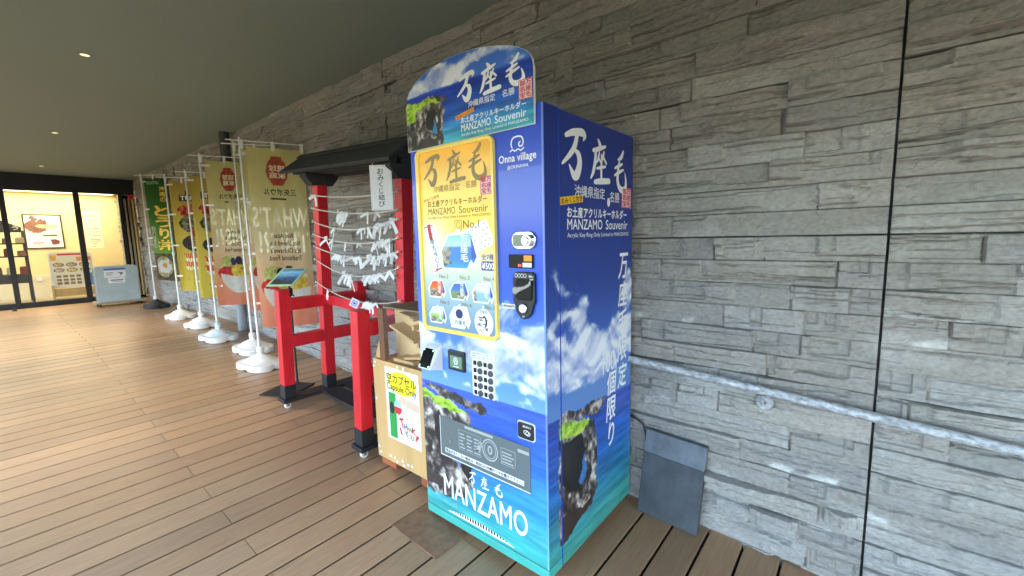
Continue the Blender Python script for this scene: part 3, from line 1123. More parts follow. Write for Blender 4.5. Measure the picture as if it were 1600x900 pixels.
def P_keyring(a0, a1, b0, b1, kind, name='key_ring'):
    """flat acrylic key ring shown on the panel"""
    def mp(x, y):
        return (a0 + x * (a1 - a0), b0 + y * (b1 - b0))
    if kind == 'oval':
        o = ell(.5, .46, .5, .46, 28)
    else:
        o = [(0, .48), (.24, .92), (.84, .97), (1, .35), (.88, .02), (.80, .18), (.70, 0), (.08, .0)]
    k = Print(F, .0078)
    k.poly([mp(x, y) for x, y in o])
    k.poly([mp(.5 + .055 * math.cos(t), .98 + .05 * math.sin(t)) for t in np.linspace(0, 2 * PI, 12, endpoint=False)], .0001)
    kk = k.build(name, mat('key_ring_acrylic', col(236, 238, 236), .3), dp)
    if kind in ('oval', 'white'):
        q = Print(F, .0084)
        if kind == 'white':
            q.poly([mp(x, y) for x, y in ell(.48, .62, .17, .2, 20)])
            q.text('万座毛', *[v for v in (mp(.25, 0)[0], mp(.78, 0)[0])], mp(0, .16)[1], mp(0, .36)[1], .01)
            q.text('MANZAMO', mp(.3, 0)[0], mp(.72, 0)[0], mp(0, .08)[1], mp(0, .12)[1])
            q.build('key_ring_print', mat('navy_ink', col(40, 55, 105), .5), kk)
        else:
            q.text('万座毛', mp(.3, 0)[0], mp(.72, 0)[0], mp(0, .76)[1], mp(0, .88)[1])
            rr = np.random.default_rng(3)
            for i in range(17):
                y = rr.uniform(.12, .70)
                x = rr.uniform(.08, .7)
                L = rr.uniform(.08, .26)
                q.line([mp(x, y), mp(x + L * .5, y + rr.uniform(-.05, .06)), mp(x + L, y + rr.uniform(-.06, .04))], [.0015, rr.uniform(.002, .006), .001])
            q.line([mp(.45, .64), mp(.60, .62), mp(.64, .44), mp(.55, .30)], [.004, .008, .009, .004])
            q.build('key_ring_print', M['dark_ink'], kk)
        return kk
    inn = [(.07, .48), (.27, .85), (.80, .90), (.93, .36), (.86, .20), (.79, .30), (.70, .08), (.12, .08)]

    def paint(A, B):
        u, v = (A - a0) / (a1 - a0), (B - b0) / (b1 - b0)
        if kind == 'sea':
            c = ramp(v, [(0, (70, 160, 180)), (.3, (50, 120, 190)), (.58, (60, 120, 215)), (.62, (170, 215, 235)), (.9, (110, 180, 235))])
            r = [[(.05, .55), (.28, .60), (.32, .45), (.26, .3), (.34, .18), (.1, .12)]]
        elif kind == 'sunset':
            c = ramp(v, [(0, (120, 70, 60)), (.4, (180, 90, 60)), (.5, (240, 110, 30)), (.9, (200, 60, 30))])
            r = [[(.0, .5), (.45, .45), (.5, .1), (.05, .05)]]
        elif kind == 'green':
            c = ramp(v, [(0, (80, 120, 90)), (.45, (110, 140, 90)), (.5, (60, 110, 200)), (.9, (50, 90, 190))])
            r = [[(.4, .35), (.75, .40), (.8, .1), (.4, .08)]]
        elif kind == 'pale':
            c = ramp(v, [(0, (120, 165, 215)), (.45, (130, 175, 225)), (.6, (205, 222, 232)), (.9, (180, 205, 225))])
            r = [[(.0, .6), (.2, .62), (.24, .1), (.05, .05)]]
        else:
            c = ramp(v, [(0, (90, 110, 120)), (.3, (110, 160, 70)), (.5, (150, 190, 90)), (.6, (200, 215, 225)), (.9, (170, 195, 225))])
            r = [[(.05, .4), (.3, .35), (.6, .2), (.5, .06), (.05, .06)]]
        k = inpoly(u, v, r[0])
        rk = ramp(fbm(u * 9, v * 9, 4, 8), [(.3, (50, 50, 48)), (.7, (170, 168, 150))])
        c = np.where(k[..., None], rk, c)
        k = (u > .80) & (u < .92) & (v > .3)
        return np.where(k[..., None], np.array([60., 75., 165.]), c)
    ix = np.array([a0 + x * (a1 - a0) for x, _ in [inn[0], inn[1], inn[2], inn[3]]])
    iz = np.array([b0 + y * (b1 - b0) for _, y in [inn[0], inn[1], inn[2], inn[3]]])
    lx = np.array([a0 + x * (a1 - a0) for x, _ in [inn[0], inn[7], inn[6], inn[5], inn[4], inn[3]]])
    lz = np.array([b0 + y * (b1 - b0) for _, y in [inn[0], inn[7], inn[6], inn[5], inn[4], inn[3]]])
    sheet('key_ring_print', lambda A, B: np.stack([A, np.full_like(A, YF - .0085), B], -1), ix[0], ix[-1], lambda a: np.interp(a, lx, lz), lambda a: np.interp(a, ix, iz), 40, 30, paint, M['print_lit'], kk)
    q = Print(F, .0091)
    x0, x1 = mp(.56, 0)[0], mp(.74, 0)[0]
    q.vtext('万座毛', x0, x1, mp(0, .22)[1], mp(0, .86)[1], .03)
    q.build('key_ring_lettering', M['white_ink'], kk)
    return kk


# paper slips printed behind key ring one
p = Print(F, .0071)
p.add([(-.670, 1.421), (-.599, 1.433), (-.538, 1.230), (-.605, 1.204)], [(0, 1, 2, 3)])
p.add([(-.443, 1.382), (-.273, 1.440), (-.236, 1.339), (-.333, 1.301)], [(0, 1, 2, 3)], .0001)
p.build('slip_picture', mat('slip_white', col(238, 238, 234), .5, emit=(col(238, 238, 234), .004)), dp)
p = Print(F, .0077)
p.frame([(-.662, 1.414), (-.605, 1.424), (-.547, 1.233), (-.600, 1.213)], .004)
for i, ch in enumerate('万座もみじし'):
    t = i / 5
    p.text(ch, -.632 + t * .05, -.606 + t * .05, 1.366 - t * .136, 1.388 - t * .136, .01, rot=-.28)
for i in range(7):
    t = i / 6
    ax, ay = -.425 + t * .128, 1.370 + t * .047
    for j in range(5):
        qx, qy = ax + .017 * (j + .2), ay - .040 * (j * .42)
        if qx < -.262 and (i + j) % 5:
            p.line([(qx, qy), (qx + .007, qy + .0026)], .0024)
p.build('slip_lettering', mat('slip_ink', col(70, 85, 130), .5), dp)
p = Print(F, .0079)
p.add([(-.640, 1.424), (-.620, 1.428), (-.605, 1.360), (-.624, 1.352)], [(0, 1, 2, 3)])
p.poly(ell(-.584, 1.224, .007, .007, 12))
p.build('slip_seal', M['red_ink'], dp)
P_keyring(-.566, -.318, 1.222, 1.398, 'sea')
P_keyring(-.652, -.530, 1.098, 1.184, 'sunset')
P_keyring(-.510, -.385, 1.096, 1.180, 'green')
P_keyring(-.372, -.242, 1.094, 1.184, 'pale')
P_keyring(-.654, -.532, .980, 1.062, 'field')
P_keyring(-.516, -.382, .972, 1.076, 'white')
P_keyring(-.360, -.254, .954, 1.082, 'oval')
p = Print(F, .0080)
p.poly(rrect(-.310, -.238, 1.230, 1.268, .006, 3))
p.build('price_ground', M['violet_ink'], dp)
p = Print(F, .0085)
p.text('¥500', -.305, -.242, 1.236, 1.262, .04)
p.build('price_lettering', M['white_ink'], dp)
p = Print(F, .0080)
p.text('全7種', -.309, -.240, 1.274, 1.297, .01)
p.build('price_lettering', M['violet_ink'], dp)

# lock handle
bm = bmesh.new()
prism(bm, rrect(-.147, -.034, 1.316, 1.383, .032, 8), F, 0, .010)
lk = obj('lock_handle', bm, M['chrome'], vm, bevel=.003)
bm = bmesh.new()
prism(bm, rrect(-.138, -.086, 1.328, 1.371, .010, 4), F, .010, .0125)
obj('lock_recess', bm, mat('recess_grey', col(110, 118, 105), .35, metal=.5), lk)
bm = bmesh.new()
tube(bm, [F(-.066, 1.349, .010), F(-.066, 1.349, .026)], .023, 24)
tube(bm, [F(-.066, 1.349, .026), F(-.066, 1.349, .032)], .013, 20)
obj('lock_cylinder', bm, M['chrome'], lk, bevel=.002)
# coin display
bm = bmesh.new()
prism(bm, rrect(-.165, -.050, 1.245, 1.297, .003, 2), F, 0, .008)
cd = obj('price_display', bm, M['black_gloss'], vm, bevel=.001)
boxo('digit_window', (-.090, -.054, YF - .0095, YF - .008, 1.272, 1.293), M['led_orange'], cd)
boxo('digit_window', (-.118, -.104, YF - .0095, YF - .008, 1.251, 1.260), M['led_red'], cd)
boxo('digit_window', (-.097, -.054, YF - .0090, YF - .008, 1.249, 1.266), M['grey_plastic'], cd)
# coin unit
cu = [(-.142, 1.205), (-.136, 1.226), (-.118, 1.232), (-.052, 1.232), (-.040, 1.222), (-.039, 1.12), (-.048, 1.105), (-.056, 1.075), (-.074, 1.057), (-.092, 1.051), (-.110, 1.057), (-.127, 1.075), (-.135, 1.105), (-.142, 1.12)]
bm = bmesh.new()
prism(bm, cu, F, 0, .014)
cn = obj('coin_unit', bm, M['black_plastic'], vm, bevel=.003)
bm = bmesh.new()
prism(bm, rrect(-.125, -.050, 1.125, 1.205, .014), F, .014, .020)
obj('coin_recess', bm, M['black_gloss'], cn, bevel=.002)
bm = bmesh.new()
prism(bm, [(-.134, 1.168), (-.128, 1.176), (-.110, 1.176), (-.080, 1.180), (-.056, 1.192), (-.050, 1.206), (-.046, 1.186), (-.058, 1.176), (-.088, 1.163), (-.106, 1.154), (-.115, 1.146), (-.128, 1.148), (-.134, 1.156)], F, .020, .030)
obj('return_lever', bm, mat('lever_grey', col(150, 150, 146), .35, metal=.3), cn, bevel=.003)
bm = bmesh.new()
tube(bm, [F(-.092, 1.094, .014), F(-.092, 1.094, .022)], .019, 24)
obj('coin_lock', bm, M['chrome'], cn, bevel=.003)
p = Print(F, .0150)
for i in range(4):
    p.frame(ell(-.124 + .014 * i, 1.218, .007, .0075, 14), .0016)
p.text('硬貨投入', -.064, -.043, 1.212, 1.220, .02)
p.text('500円', -.060, -.044, 1.201, 1.208, .02)
p.text('返却', -.098, -.087, 1.060, 1.066, .02)
p.build('coin_lettering', M['white_ink'], cn)
boxo('price_sticker', (-.210, -.144, YF - .0014, YF - .0007, 1.084, 1.103), M['white_plastic'], vm)
p = Print(F, .0020)
p.text('1回500円', -.206, -.148, 1.088, 1.099, .02)
p.build('sticker_lettering', M['dark_ink'], vm)

# code reader, a wedge that leans out from the door
def wedge(poly_front, poly_back, name, material, parent, bev=.004):
    bm = bmesh.new()
    A = [bm.verts.new(p_) for p_ in poly_front]
    B = [bm.verts.new(p_) for p_ in poly_back]
    bm.faces.new(A)
    bm.faces.new(B[::-1])
    for i in range(4):
        j = (i + 1) % 4
        bm.faces.new((A[i], B[i], B[j], A[j]))
    return obj(name, bm, material, parent, bevel=bev)


fq = [(-.672, YF - .075, .775), (-.588, YF - .075, .775), (-.588, YF - .030, .866), (-.672, YF - .030, .866)]
cr = wedge(fq, [(-.680, YF, .758), (-.578, YF, .758), (-.578, YF, .878), (-.680, YF, .878)], 'code_reader', M['grey_plastic'], vm)
fv = [Vector(p_) for p_ in fq]
nrm = (fv[1] - fv[0]).cross(fv[3] - fv[0]).normalized()


def RD(a, b_, d=0):
    return fv[0] + (fv[1] - fv[0]) * a + (fv[3] - fv[0]) * b_ + nrm * d


bm = bmesh.new()
prism(bm, rrect(.07, .93, .06, .94, .08, 3), RD, .0004, .003)
obj('reader_window', bm, M['black_gloss'], cr)
bm = bmesh.new()
for a, b_ in ((.13, .13), (.87, .13), (.13, .87), (.87, .87)):
    prism(bm, ell(a, b_, .05, .05, 8), RD, .003, .0045)
obj('reader_lights', bm, M['led_green'], cr)
# card terminal
bm = bmesh.new()
prism(bm, rrect(-.531, -.428, .776, .868, .006), F, 0, .014)
ct = obj('card_terminal', bm, M['black_plastic'], vm, bevel=.003)
bm = bmesh.new()
prism(bm, rrect(-.515, -.440, .790, .845, .003), F, .014, .0155)
obj('terminal_screen', bm, M['screen_green'], ct)
p = Print(F, .0162)
p.frame(ell(-.478, .823, .014, .016, 16), .003)
p.line([(-.486, .808), (-.478, .830), (-.470, .808)], .004)
p.rect(-.495, -.460, .796, .799)
p.build('terminal_symbol', M['white_ink'], ct)
# selection keypad
bm = bmesh.new()
prism(bm, rrect(-.389, -.259, .686, .852, .006), F, 0, .004)
kp = obj('keypad', bm, M['white_plastic'], vm, bevel=.001)
boxo('keypad_notice', (-.394, -.255, YF - .003, YF - .0008, .855, .881), M['white_plastic'], kp)
p = Print(F, .0036)
p.text('商品番号を確認のうえボタンを押して下さい', -.388, -.261, .870, .877)
p.text('硬貨を入れて選んで下さい', -.384, -.265, .859, .866)
p.build('keypad_lettering', M['dark_ink'], kp)
for r in range(5):
    z = .832 - .0325 * r
    for cx_, sq in ((-.3705, 1), (-.340, 0), (-.3105, 1), (-.280, 0)):
        bm = bmesh.new()
        if sq:
            prism(bm, rrect(cx_ - .0085, cx_ + .0085, z - .0095, z + .0095, .001, 1), F, .004, .0055)
            obj('number_window', bm, M['black_gloss'], kp)
        else:
            prism(bm, ell(cx_, z, .0135, .0135, 18), F, .004, .010)
            obj('push_button', bm, mat('button_grey', col(70, 72, 74), .35), kp, bevel=.0015)
# coin return
bm = bmesh.new()
prism(bm, rrect(-.143, -.055, .563, .638, .012), F, 0, .004)
cr2 = obj('coin_return', bm, M['white_plastic'], vm)
bm = bmesh.new()
prism(bm, rrect(-.139, -.059, .568, .634, .011), F, .0042, .010)
obj('return_flap', bm, M['black_plastic'], cr2, bevel=.003)
p = Print(F, .0106)
p.text('返却口', -.112, -.072, .617, .625, .02)
p.frame(ell(-.094, .598, .014, .010, 16), .003)
p.frame(ell(-.086, .595, .012, .010, 16), .003)
p.build('return_symbol', M['white_ink'], cr2)
# delivery flap
bm = bmesh.new()
prism(bm, rrect(-.617, -.083, .341, .534, .003, 2), F, 0, .004)
pk = obj('delivery_flap', bm, M['smoked'], vm)
bm = bmesh.new()
box(bm, -.617, -.083, YF - .0055, YF - .004, .341, .345)
box(bm, -.617, -.614, YF - .0055, YF - .004, .3452, .534)
obj('flap_edge', bm, M['white_plastic'], pk)
p = Print(F, .0046)
p.rect(-.585, -.115, .362, .384)
p.build('flap_notice', M['white_plastic'], pk)
p = Print(F, .0052)
p.text('景品が出てこない場合は、取出口の内側のフタを開けて下さい。', -.580, -.120, .365, .381, .02)
p.build('flap_lettering', M['dark_ink'], pk)
p = Print(F, .0046)
p.frame(ell(-.298, .458, .046, .050, 28), .006)
p.frame(ell(-.298, .458, .034, .038, 28), .003)
p.frame(ell(-.298, .458, .014, .020, 16), .008)
p.frame(rrect(-.492, -.352, .405, .500, .004, 2), .002)
for i in range(3):
    for j in range(5):
        p.rect(-.486 + .046 * i, -.450 + .046 * i - (j % 3) * .006, .414 + .016 * j, .420 + .016 * j)
p.frame(rrect(-.236, -.158, .420, .492, .003, 2), .003)
for j in range(4):
    p.rect(-.230, -.166 - (j % 2) * .012, .428 + .014 * j, .434 + .014 * j)
p.poly([(-.385, .430), (-.360, .425), (-.345, .465), (-.330, .475), (-.36, .480)])
p.rect(-.45, -.28, .515, .527)
p.rect(-.145, -.088, .500, .514)
p.build('flap_drawing', mat('pale_ink', col(165, 168, 166), .5), pk)
bm = bmesh.new()
for x_ in (-.545, -.165):
    tube(bm, [F(x_, .425, .004), F(x_, .425, .008)], .007, 12)
obj('flap_screws', bm, M['chrome'], pk)
# louvre at the foot
p = Print(F, .0012)
arc = [(-.593 + .419 * t, .060 + .026 * math.sin(PI * t)) for t in np.linspace(0, 1, 21)]
p.poly([(-.593, .0575)] + arc[1:-1] + [(-.174, .0575)])
p.build('louvre_frame', M['white_ink'], vm)
for i in range(20):
    x_ = -.54 + .0165 * i
    t = (x_ + .593) / .419
    hh = .060 + .026 * math.sin(PI * t) - .0005
    boxo('louvre_slot', (x_, x_ + .008, YF - .0022, YF - .0014, .0665, max(hh, .069)), M['black_gloss'], vm)

# power cable behind the machine
bm = bmesh.new()
pts = [(-.05, -.05, .42), (.0, -.052, .41), (.035, -.055, .40), (.06, -.056, .385), (.075, -.052, .33), (.08, -.048, .2), (.085, -.05, -.05)]
tube(bm, pts, .006, 8)
tag(obj('power_cable', bm, M['cable_black'], smooth_=True), 'thin black cable curving out between the vending machine and the dark slab', 'cable')
# steel cover on the decking below the machine's left corner
sv = boxo('floor_plate', (-.16, .16, -.12, .12, 0, .005), M['cover_plate'], bevel=.003)
sv.location = (-.64, -.89, zf(-.64) + .0005)
sv.rotation_euler = (0, RAMP, 0)
tag(sv, 'flat brown metal plate on the decking under the corner of the vending machine', 'floor plate')


# ------------------------------------------------------------------ fortune-slip rack with its little roof
RX, RY = -2.05, -0.40
rack = thing('fortune_rack', 'red wooden fortune-slip rack on casters with a black gabled roof and strung ropes', 'shrine rack', (RX, RY, zf(RX)), (0, RAMP, 0))
RMX = Matrix.Translation((RX, RY, zf(RX))) @ Matrix.Rotation(RAMP, 4, 'Y')
HB = 0.075                                  # top of the base boards
for sx in (-.50, .575):
    for py, top, nm in ((-.335, .93, 'post'), (0, 1.79, 'tall_post'), (.31, .93, 'post')):
        bm = bmesh.new()
        box(bm, sx - .041, sx + .041, py - .041, py + .041, HB + .105, top)
        pst = obj(nm, bm, M['red_paint'], rack, bevel=.004)
        boxo('post_shoe', (sx - .043, sx + .043, py - .043, py + .043, HB, HB + .104), M['black_paint'], pst, bevel=.003)
    for z0_, z1_ in ((.768, .858), (.478, .568)):
        for ya, yb in ((-.294, -.0415), (.0415, .269)):
            bm = bmesh.new()
            box(bm, sx - .031, sx + .041, ya + .0005, yb - .0005, z0_, z1_)
            obj('side_rail', bm, M['red_paint'], rack, bevel=.003)
    # foot board with its casters
    boxo('foot_board', (sx - .055, sx + .062, -.395, .36, HB - .028, HB), M['black_paint'], rack, bevel=.003)
    for cy_ in (-.36, .31):
        bm = bmesh.new()
        tube(bm, [(sx + .03 - .011, cy_, .0235), (sx + .03 + .011, cy_, .0235)], .0235, 16)
        cs_ = obj('caster', bm, M['white_plastic'], rack, bevel=.002)
        bm = bmesh.new()
        box(bm, sx + .03 - .016, sx + .03 - .013, cy_ - .010, cy_ + .010, .018, HB - .028)
        box(bm, sx + .03 + .013, sx + .03 + .016, cy_ - .010, cy_ + .010, .018, HB - .028)
        obj('caster_fork', bm, M['steel_dull'], cs_)
    # corbel under the roof
    bm = bmesh.new()
    prism(bm, [(-.13, 1.808), (.13, 1.808), (.13, 1.785), (.08, 1.722), (-.08, 1.722), (-.13, 1.785)], lambda a, b_, d: (sx + d, a, b_), -.055, .055)
    obj('corbel', bm, M['roof_black'], rack, bevel=.004)
boxo('base_board', (-.437, .519, -.10, .05, HB - .026, HB - .002), M['black_paint'], rack, bevel=.003)
boxo('base_board', (-.437, .519, .10, .24, HB - .026, HB - .002), M['black_paint'], rack, bevel=.003)
boxo('cross_rail', (-.458, .533, -.03, .03, .790, .865), M['red_paint'], rack, bevel=.003)
boxo('roof_beam', (-.70, .62, -.045, .045, 1.809, 1.87), M['roof_black'], rack, bevel=.003)
boxo('roof_beam', (-.70, .62, -.115, -.075, 1.809, 1.845), M['roof_black'], rack, bevel=.003)
boxo('roof_beam', (-.70, .62, .075, .115, 1.809, 1.845), M['roof_black'], rack, bevel=.003)
x0, x1 = -.80, .68
for sg in (-1, 1):
    bm = bmesh.new()
    prism(bm, [(0, 1.965), (sg * .175, 1.832), (sg * .175, 1.808), (0, 1.938)], lambda a, b_, d: (d, a, b_), x0, x1)
    obj('roof_slope', bm, M['roof_black'], rack, bevel=.002)
bm = bmesh.new()
prism(bm, [(-.03, 1.948), (0, 1.972), (.03, 1.948), (.03, 1.955), (0, 1.981), (-.03, 1.955)], lambda a, b_, d: (d, a, b_), x0 - .005, x1 + .005)
obj('ridge_cap', bm, M['roof_black'], rack)
for gx in (-.74, .62):
    bm = bmesh.new()
    prism(bm, [(-.13, 1.846), (.13, 1.846), (0, 1.936)], lambda a, b_, d: (gx + d, a, b_), -.01, .01)
    obj('gable_board', bm, M['roof_black'], rack)

ROPES = [(1.649, 1.622, 1.639), (1.548, 1.508, 1.525), (1.447, 1.392, 1.459), (1.345, 1.297, 1.345), (1.252, 1.196, 1.255), (1.153, 1.060, 1.150), (.965, .880, .935)]


def rope_pt(i, x):
    zl, zm, zr = ROPES[i]
    t = (x + .54) / 1.08
    z = zl * (1 - t) ** 2 + 2 * (2 * zm - .5 * (zl + zr)) * t * (1 - t) + zr * t * t
    return Vector((x, -.056, z))


for i in range(7):
    bm = bmesh.new()
    tube(bm, [rope_pt(i, x) for x in np.linspace(-.525, .605, 25)], .0042 if i not in (5, 6) else .0030, 8)
    rp = obj('rope', bm, M['rope'], rack, smooth_=True)
    for ex in (-.515, .59):
        q = rope_pt(i, ex)
        bm = bmesh.new()
        tube(bm, [q + Vector((0, .012, 0)), q + Vector((0, -.010, .002))], .008, 8)
        obj('peg', bm, M['rope'], rp)


def slip_mesh(seed):
    r = random.Random(seed)
    vs_, fs_ = [], []

    def ribbon(pts, wv):
        n0 = len(vs_)
        for p_ in pts:
            p_ = Vector(p_)
            vs_.append(tuple(p_ - Vector(wv) / 2))
            vs_.append(tuple(p_ + Vector(wv) / 2))
        for k in range(len(pts) - 1):
            fs_.append((n0 + 2 * k, n0 + 2 * k + 1, n0 + 2 * k + 3, n0 + 2 * k + 2))
    wd = r.uniform(.020, .028)
    for sg in (-1, 1):
        a = r.uniform(.25, 1.15)
        L = r.uniform(.05, .095)
        dx, dz = sg * math.sin(a), -math.cos(a)
        b_ = r.uniform(-.4, .4)
        pts = [(dx * L * t + .004 * math.sin(3 * t + b_), -.006 - .018 * t + r.uniform(-.004, .004), dz * L * t - .012 * t * t) for t in (0, .3, .65, 1)]
        ribbon(pts, (wd * math.cos(a) * sg, r.uniform(-.008, .008), wd * math.sin(a)))
    # folded knot round the rope
    k0 = len(vs_)
    ring = []
    for k in range(6):
        t = 2 * PI * k / 6
        ring.append((-.009, .011 * math.cos(t), .013 * math.sin(t)))
    for k in range(6):
        t = 2 * PI * k / 6 + .4
        ring.append((.010, .012 * math.cos(t), .014 * math.sin(t)))
    vs_.extend(ring)
    for k in range(6):
        fs_.append((k0 + k, k0 + (k + 1) % 6, k0 + 6 + (k + 1) % 6, k0 + 6 + k))
    if r.random() < .5:
        ribbon([(-.02, -.010, .012), (0, -.014, .016), (.022, -.008, .020)], (0, .004, .016))
    me = bpy.data.meshes.new('fortune_slip')
    me.from_pydata(vs_, [], fs_)
    me.materials.append(M['paper'])
    sd_ = None
    return me


SLM = [slip_mesh(s) for s in range(8)]
GSL = 'fortune slips tied to the ropes of the red rack'
ORD = ['top rope', 'second rope from the top', 'third rope from the top', 'fourth rope from the top', 'fifth rope from the top', 'sixth rope from the top', 'lowest rope']
SLIPS = [
    (0, -.47, 1, 'white folded paper fortune slip alone on the top rope beside the left post'),
    (1, -.06, 4, 'white paper fortune slip in the small bunch halfway along the second rope from the top'),
    (1, .31, 2, 'white paper fortune slip on the second rope right under the hanging sign'),
    (2, -.19, 1, 'long white paper fortune slip hanging alone left of centre on the third rope'),
    (2, .22, 3, 'white paper fortune slip in the group right of centre on the third rope'),
    (2, .44, 6, 'white paper fortune slip in the thick bunch at the right end of the third rope'),
    (3, -.27, 2, 'white paper fortune slip in the pair left of centre on the fourth rope'),
    (3, -.04, 1, 'white paper fortune slip alone at the centre of the fourth rope'),
    (3, .12, 1, 'short white fortune slip alone just right of centre on the fourth rope'),
    (3, .42, 5, 'white paper fortune slip in the dense row at the right end of the fourth rope'),
    (4, -.12, 4, 'white paper fortune slip in the bunch left of centre on the fifth rope'),
    (4, .10, 3, 'white paper fortune slip in the middle group on the fifth rope'),
    (4, .40, 8, 'white paper fortune slip in the dense row at the right end of the fifth rope'),
    (5, -.03, 3, 'white paper fortune slip in the bunch halfway along the sixth rope'),
    (5, .28, 6, 'white paper fortune slip in the hanging row right of centre on the sixth rope'),
    (5, .49, 1, 'white paper fortune slip alone near the right post on the sixth rope'),
    (6, -.33, 1, 'white paper fortune slip alone on the lowest rope near the left post'),
    (6, .26, 4, 'white paper fortune slip in the bunch at the right of the lowest rope'),
]
SPAN = {5: .085, 4: .06, 2: .05, 3: .055, 6: .10, 8: .14, 1: 0}
sl_n = 0
for ri, xc, cnt, lab in SLIPS:
    sp = SPAN[cnt]
    for k in range(cnt):
        x_ = xc if cnt == 1 else xc - sp + 2 * sp * k / (cnt - 1)
        x_ = min(x_, .535)
        pt = RMX @ (rope_pt(ri, x_) + Vector((0, -.004 * (k % 3), 0)))
        o = bpy.data.objects.new('fortune_slip', SLM[(sl_n * 5 + k) % 8])
        C.objects.link(o)
        o.location = pt
        sc_ = random.uniform(.62, .92)
        o.scale = (sc_, sc_, sc_ * (1.35 if 'long' in lab else .6 if 'short' in lab else 1))
        o.rotation_euler = (random.uniform(-.2, .2), RAMP + random.uniform(-.45, .45), .35 + random.uniform(-.6, .6))
        tag(o, lab, 'fortune slip', GSL)
        sl_n += 1
# one tag with a blue print on the lowest rope
pt = RMX @ rope_pt(6, .075)
bm = bmesh.new()
box(bm, -.032, .032, -.0008, .0008, -.045, .018)
tg = obj('paper_tag', bm, mat('tag_paper', col(214, 216, 232), .7))
tg.location = pt + Vector((0, -.012, 0))
tg.rotation_euler = (0, .5, .6)
tag(tg, 'square white and blue paper tag tied on the lowest rope above the right front post', 'paper tag')
p = Print(lambda a, b_, d: (a, -.0008 - d, b_), .0006)
p.frame(rrect(-.02, .02, -.034, .006, .006, 2), .006)
p.rect(-.010, .010, -.022, -.006)
p.build('tag_print', M['blue_ink'], tg)

# hanging paper sign
sg_ = thing('paper_sign', 'white hanging paper sign with black vertical Japanese writing under the rack roof', 'sign', (-1.405, -.548, 1.678), (0, 0, math.radians(36)))
boxo('sheet', (-.068, .068, -.001, .001, -.135, .135), M['paper'], sg_)


def SG(a, b_, d=0):
    return (a, -.001 - d, b_)


p = Print(SG, .0008)
p.vtext('おみくじ結び', -.020, .018, -.118, .116, .012, 0, .12)
p.build('lettering', M['dark_ink'], sg_)
p = Print(SG, .0008)
p.frame([(-.063, -.130), (.063, -.130), (.063, .130), (-.063, .130)], .0016)
p.build('border', mat('faint_red', col(190, 150, 150), .6), sg_)
bm = bmesh.new()
tube(bm, [(-.05, 0, .128), (-.05, .01, .155)], .002, 6)
tube(bm, [(.05, 0, .128), (.05, .01, .155)], .002, 6)
obj('hanger', bm, M['rope'], sg_)

# ------------------------------------------------------------------ wooden box that takes the empty capsules
BX0, BX1, BY0, BY1 = -1.345, -.790, -.720, -.33
cb = thing('capsule_box', 'light wooden collection box for empty capsules beside the vending machine', 'collection box', (0, 0, 0))
boxo('front_panel', (BX0, BX1, BY0, BY0 + .012, .052, .665), M['plywood'], cb, bevel=.002)
boxo('side_panel', (BX0, BX0 + .012, BY0 + .0125, BY1, .052, .655), M['plywood'], cb, bevel=.002)
boxo('side_panel', (BX1 - .012, BX1, BY0 + .0125, BY1, .052, .655), M['plywood'], cb, bevel=.002)
boxo('shelf_board', (BX0 + .0125, BX1 - .0125, BY0 + .0125, BY1 - .0005, .640, .654), M['plywood_light'], cb)
boxo('back_board', (BX0 + .08, BX1 + .0, -.602, -.590, .656, .978), M['plywood_light'], cb, bevel=.001)
boxo('corner_post', (-1.266, -1.214, BY0 + .001, BY0 + .030, .667, .972), M['hardwood'], cb, bevel=.002)
bm = bmesh.new()
prism(bm, [(-1.342, .667), (-1.268, .667), (-1.268, .835)], lambda a, b_, d: (a, BY0 + .02 + d, b_), 0, .012)
obj('gusset', bm, M['plywood'], cb)
boxo('lid', (-1.205, BX1, BY0 - .002, -.50, .980, .989), M['lid_board'], cb, bevel=.001)
boxo('clear_front', (-1.213, BX1, BY0 + .004, BY0 + .007, .668, .978), M['glass'], cb)


def chute(name, x0_, z0_, x1_, z1_, t, y0_=-.700, y1_=-.603, mt='plywood'):
    bm = bmesh.new()
    d = Vector((x1_ - x0_, 0, z1_ - z0_)).normalized()
    nrm_ = Vector((-d.z, 0, d.x)) * t
    q = [(x0_, z0_), (x1_, z1_), (x1_ + nrm_.x, z1_ + nrm_.z), (x0_ + nrm_.x, z0_ + nrm_.z)]
    prism(bm, q, lambda a, b_, dd: (a, dd, b_), y0_, y1_)
    return obj(name, bm, M[mt], cb, bevel=.001)


chute('chute_board', -1.185, .868, -.965, .798, .014)
chute('chute_board', -1.10, .948, -.995, .932, .012, -.69)
chute('chute_board', -1.06, .694, -.82, .735, .014)
chute('stop_block', -1.03, .855, -1.005, .862, .030, -.66)
chute('stop_block', -.965, .770, -.95, .772, .026, -.68)
chute('stop_block', -1.00, .915, -.985, .915, .016, -.68)
chute('stop_block', -1.16, .672, -.98, .674, .018, -.70)
boxo('skid', (BX0 + .03, BX0 + .17, BY0 + .004, BY1 - .02, .012, .0515), M['red_wood'], cb, bevel=.002)
boxo('skid', (BX1 - .15, BX1 - .02, BY0 + .004, BY1 - .02, .002, .0515), M['red_wood'], cb, bevel=.002)
for fx in (BX0 + .09, BX1 - .09):
    bm = bmesh.new()
    tube(bm, [(fx, BY0 + .05, zf(fx)), (fx, BY0 + .05, .012)], .018, 12)
    obj('adjuster_foot', bm, M['black_plastic'], cb)
bm = bmesh.new()
for a, b_ in ((-1.318, .645), (-1.335, .618), (-1.10, .650), (-1.045, .648), (-1.325, .42), (-1.328, .115), (-1.313, .083), (-1.215, .088), (-1.172, .088), (-1.150, .070), (-1.098, .090), (-1.085, .068), (-1.045, .085), (-1.01, .088)):
    tube(bm, [(a, BY0, b_), (a, BY0 - .0022, b_)], .0085, 12)
obj('screw_caps', bm, M['white_plastic'], cb)


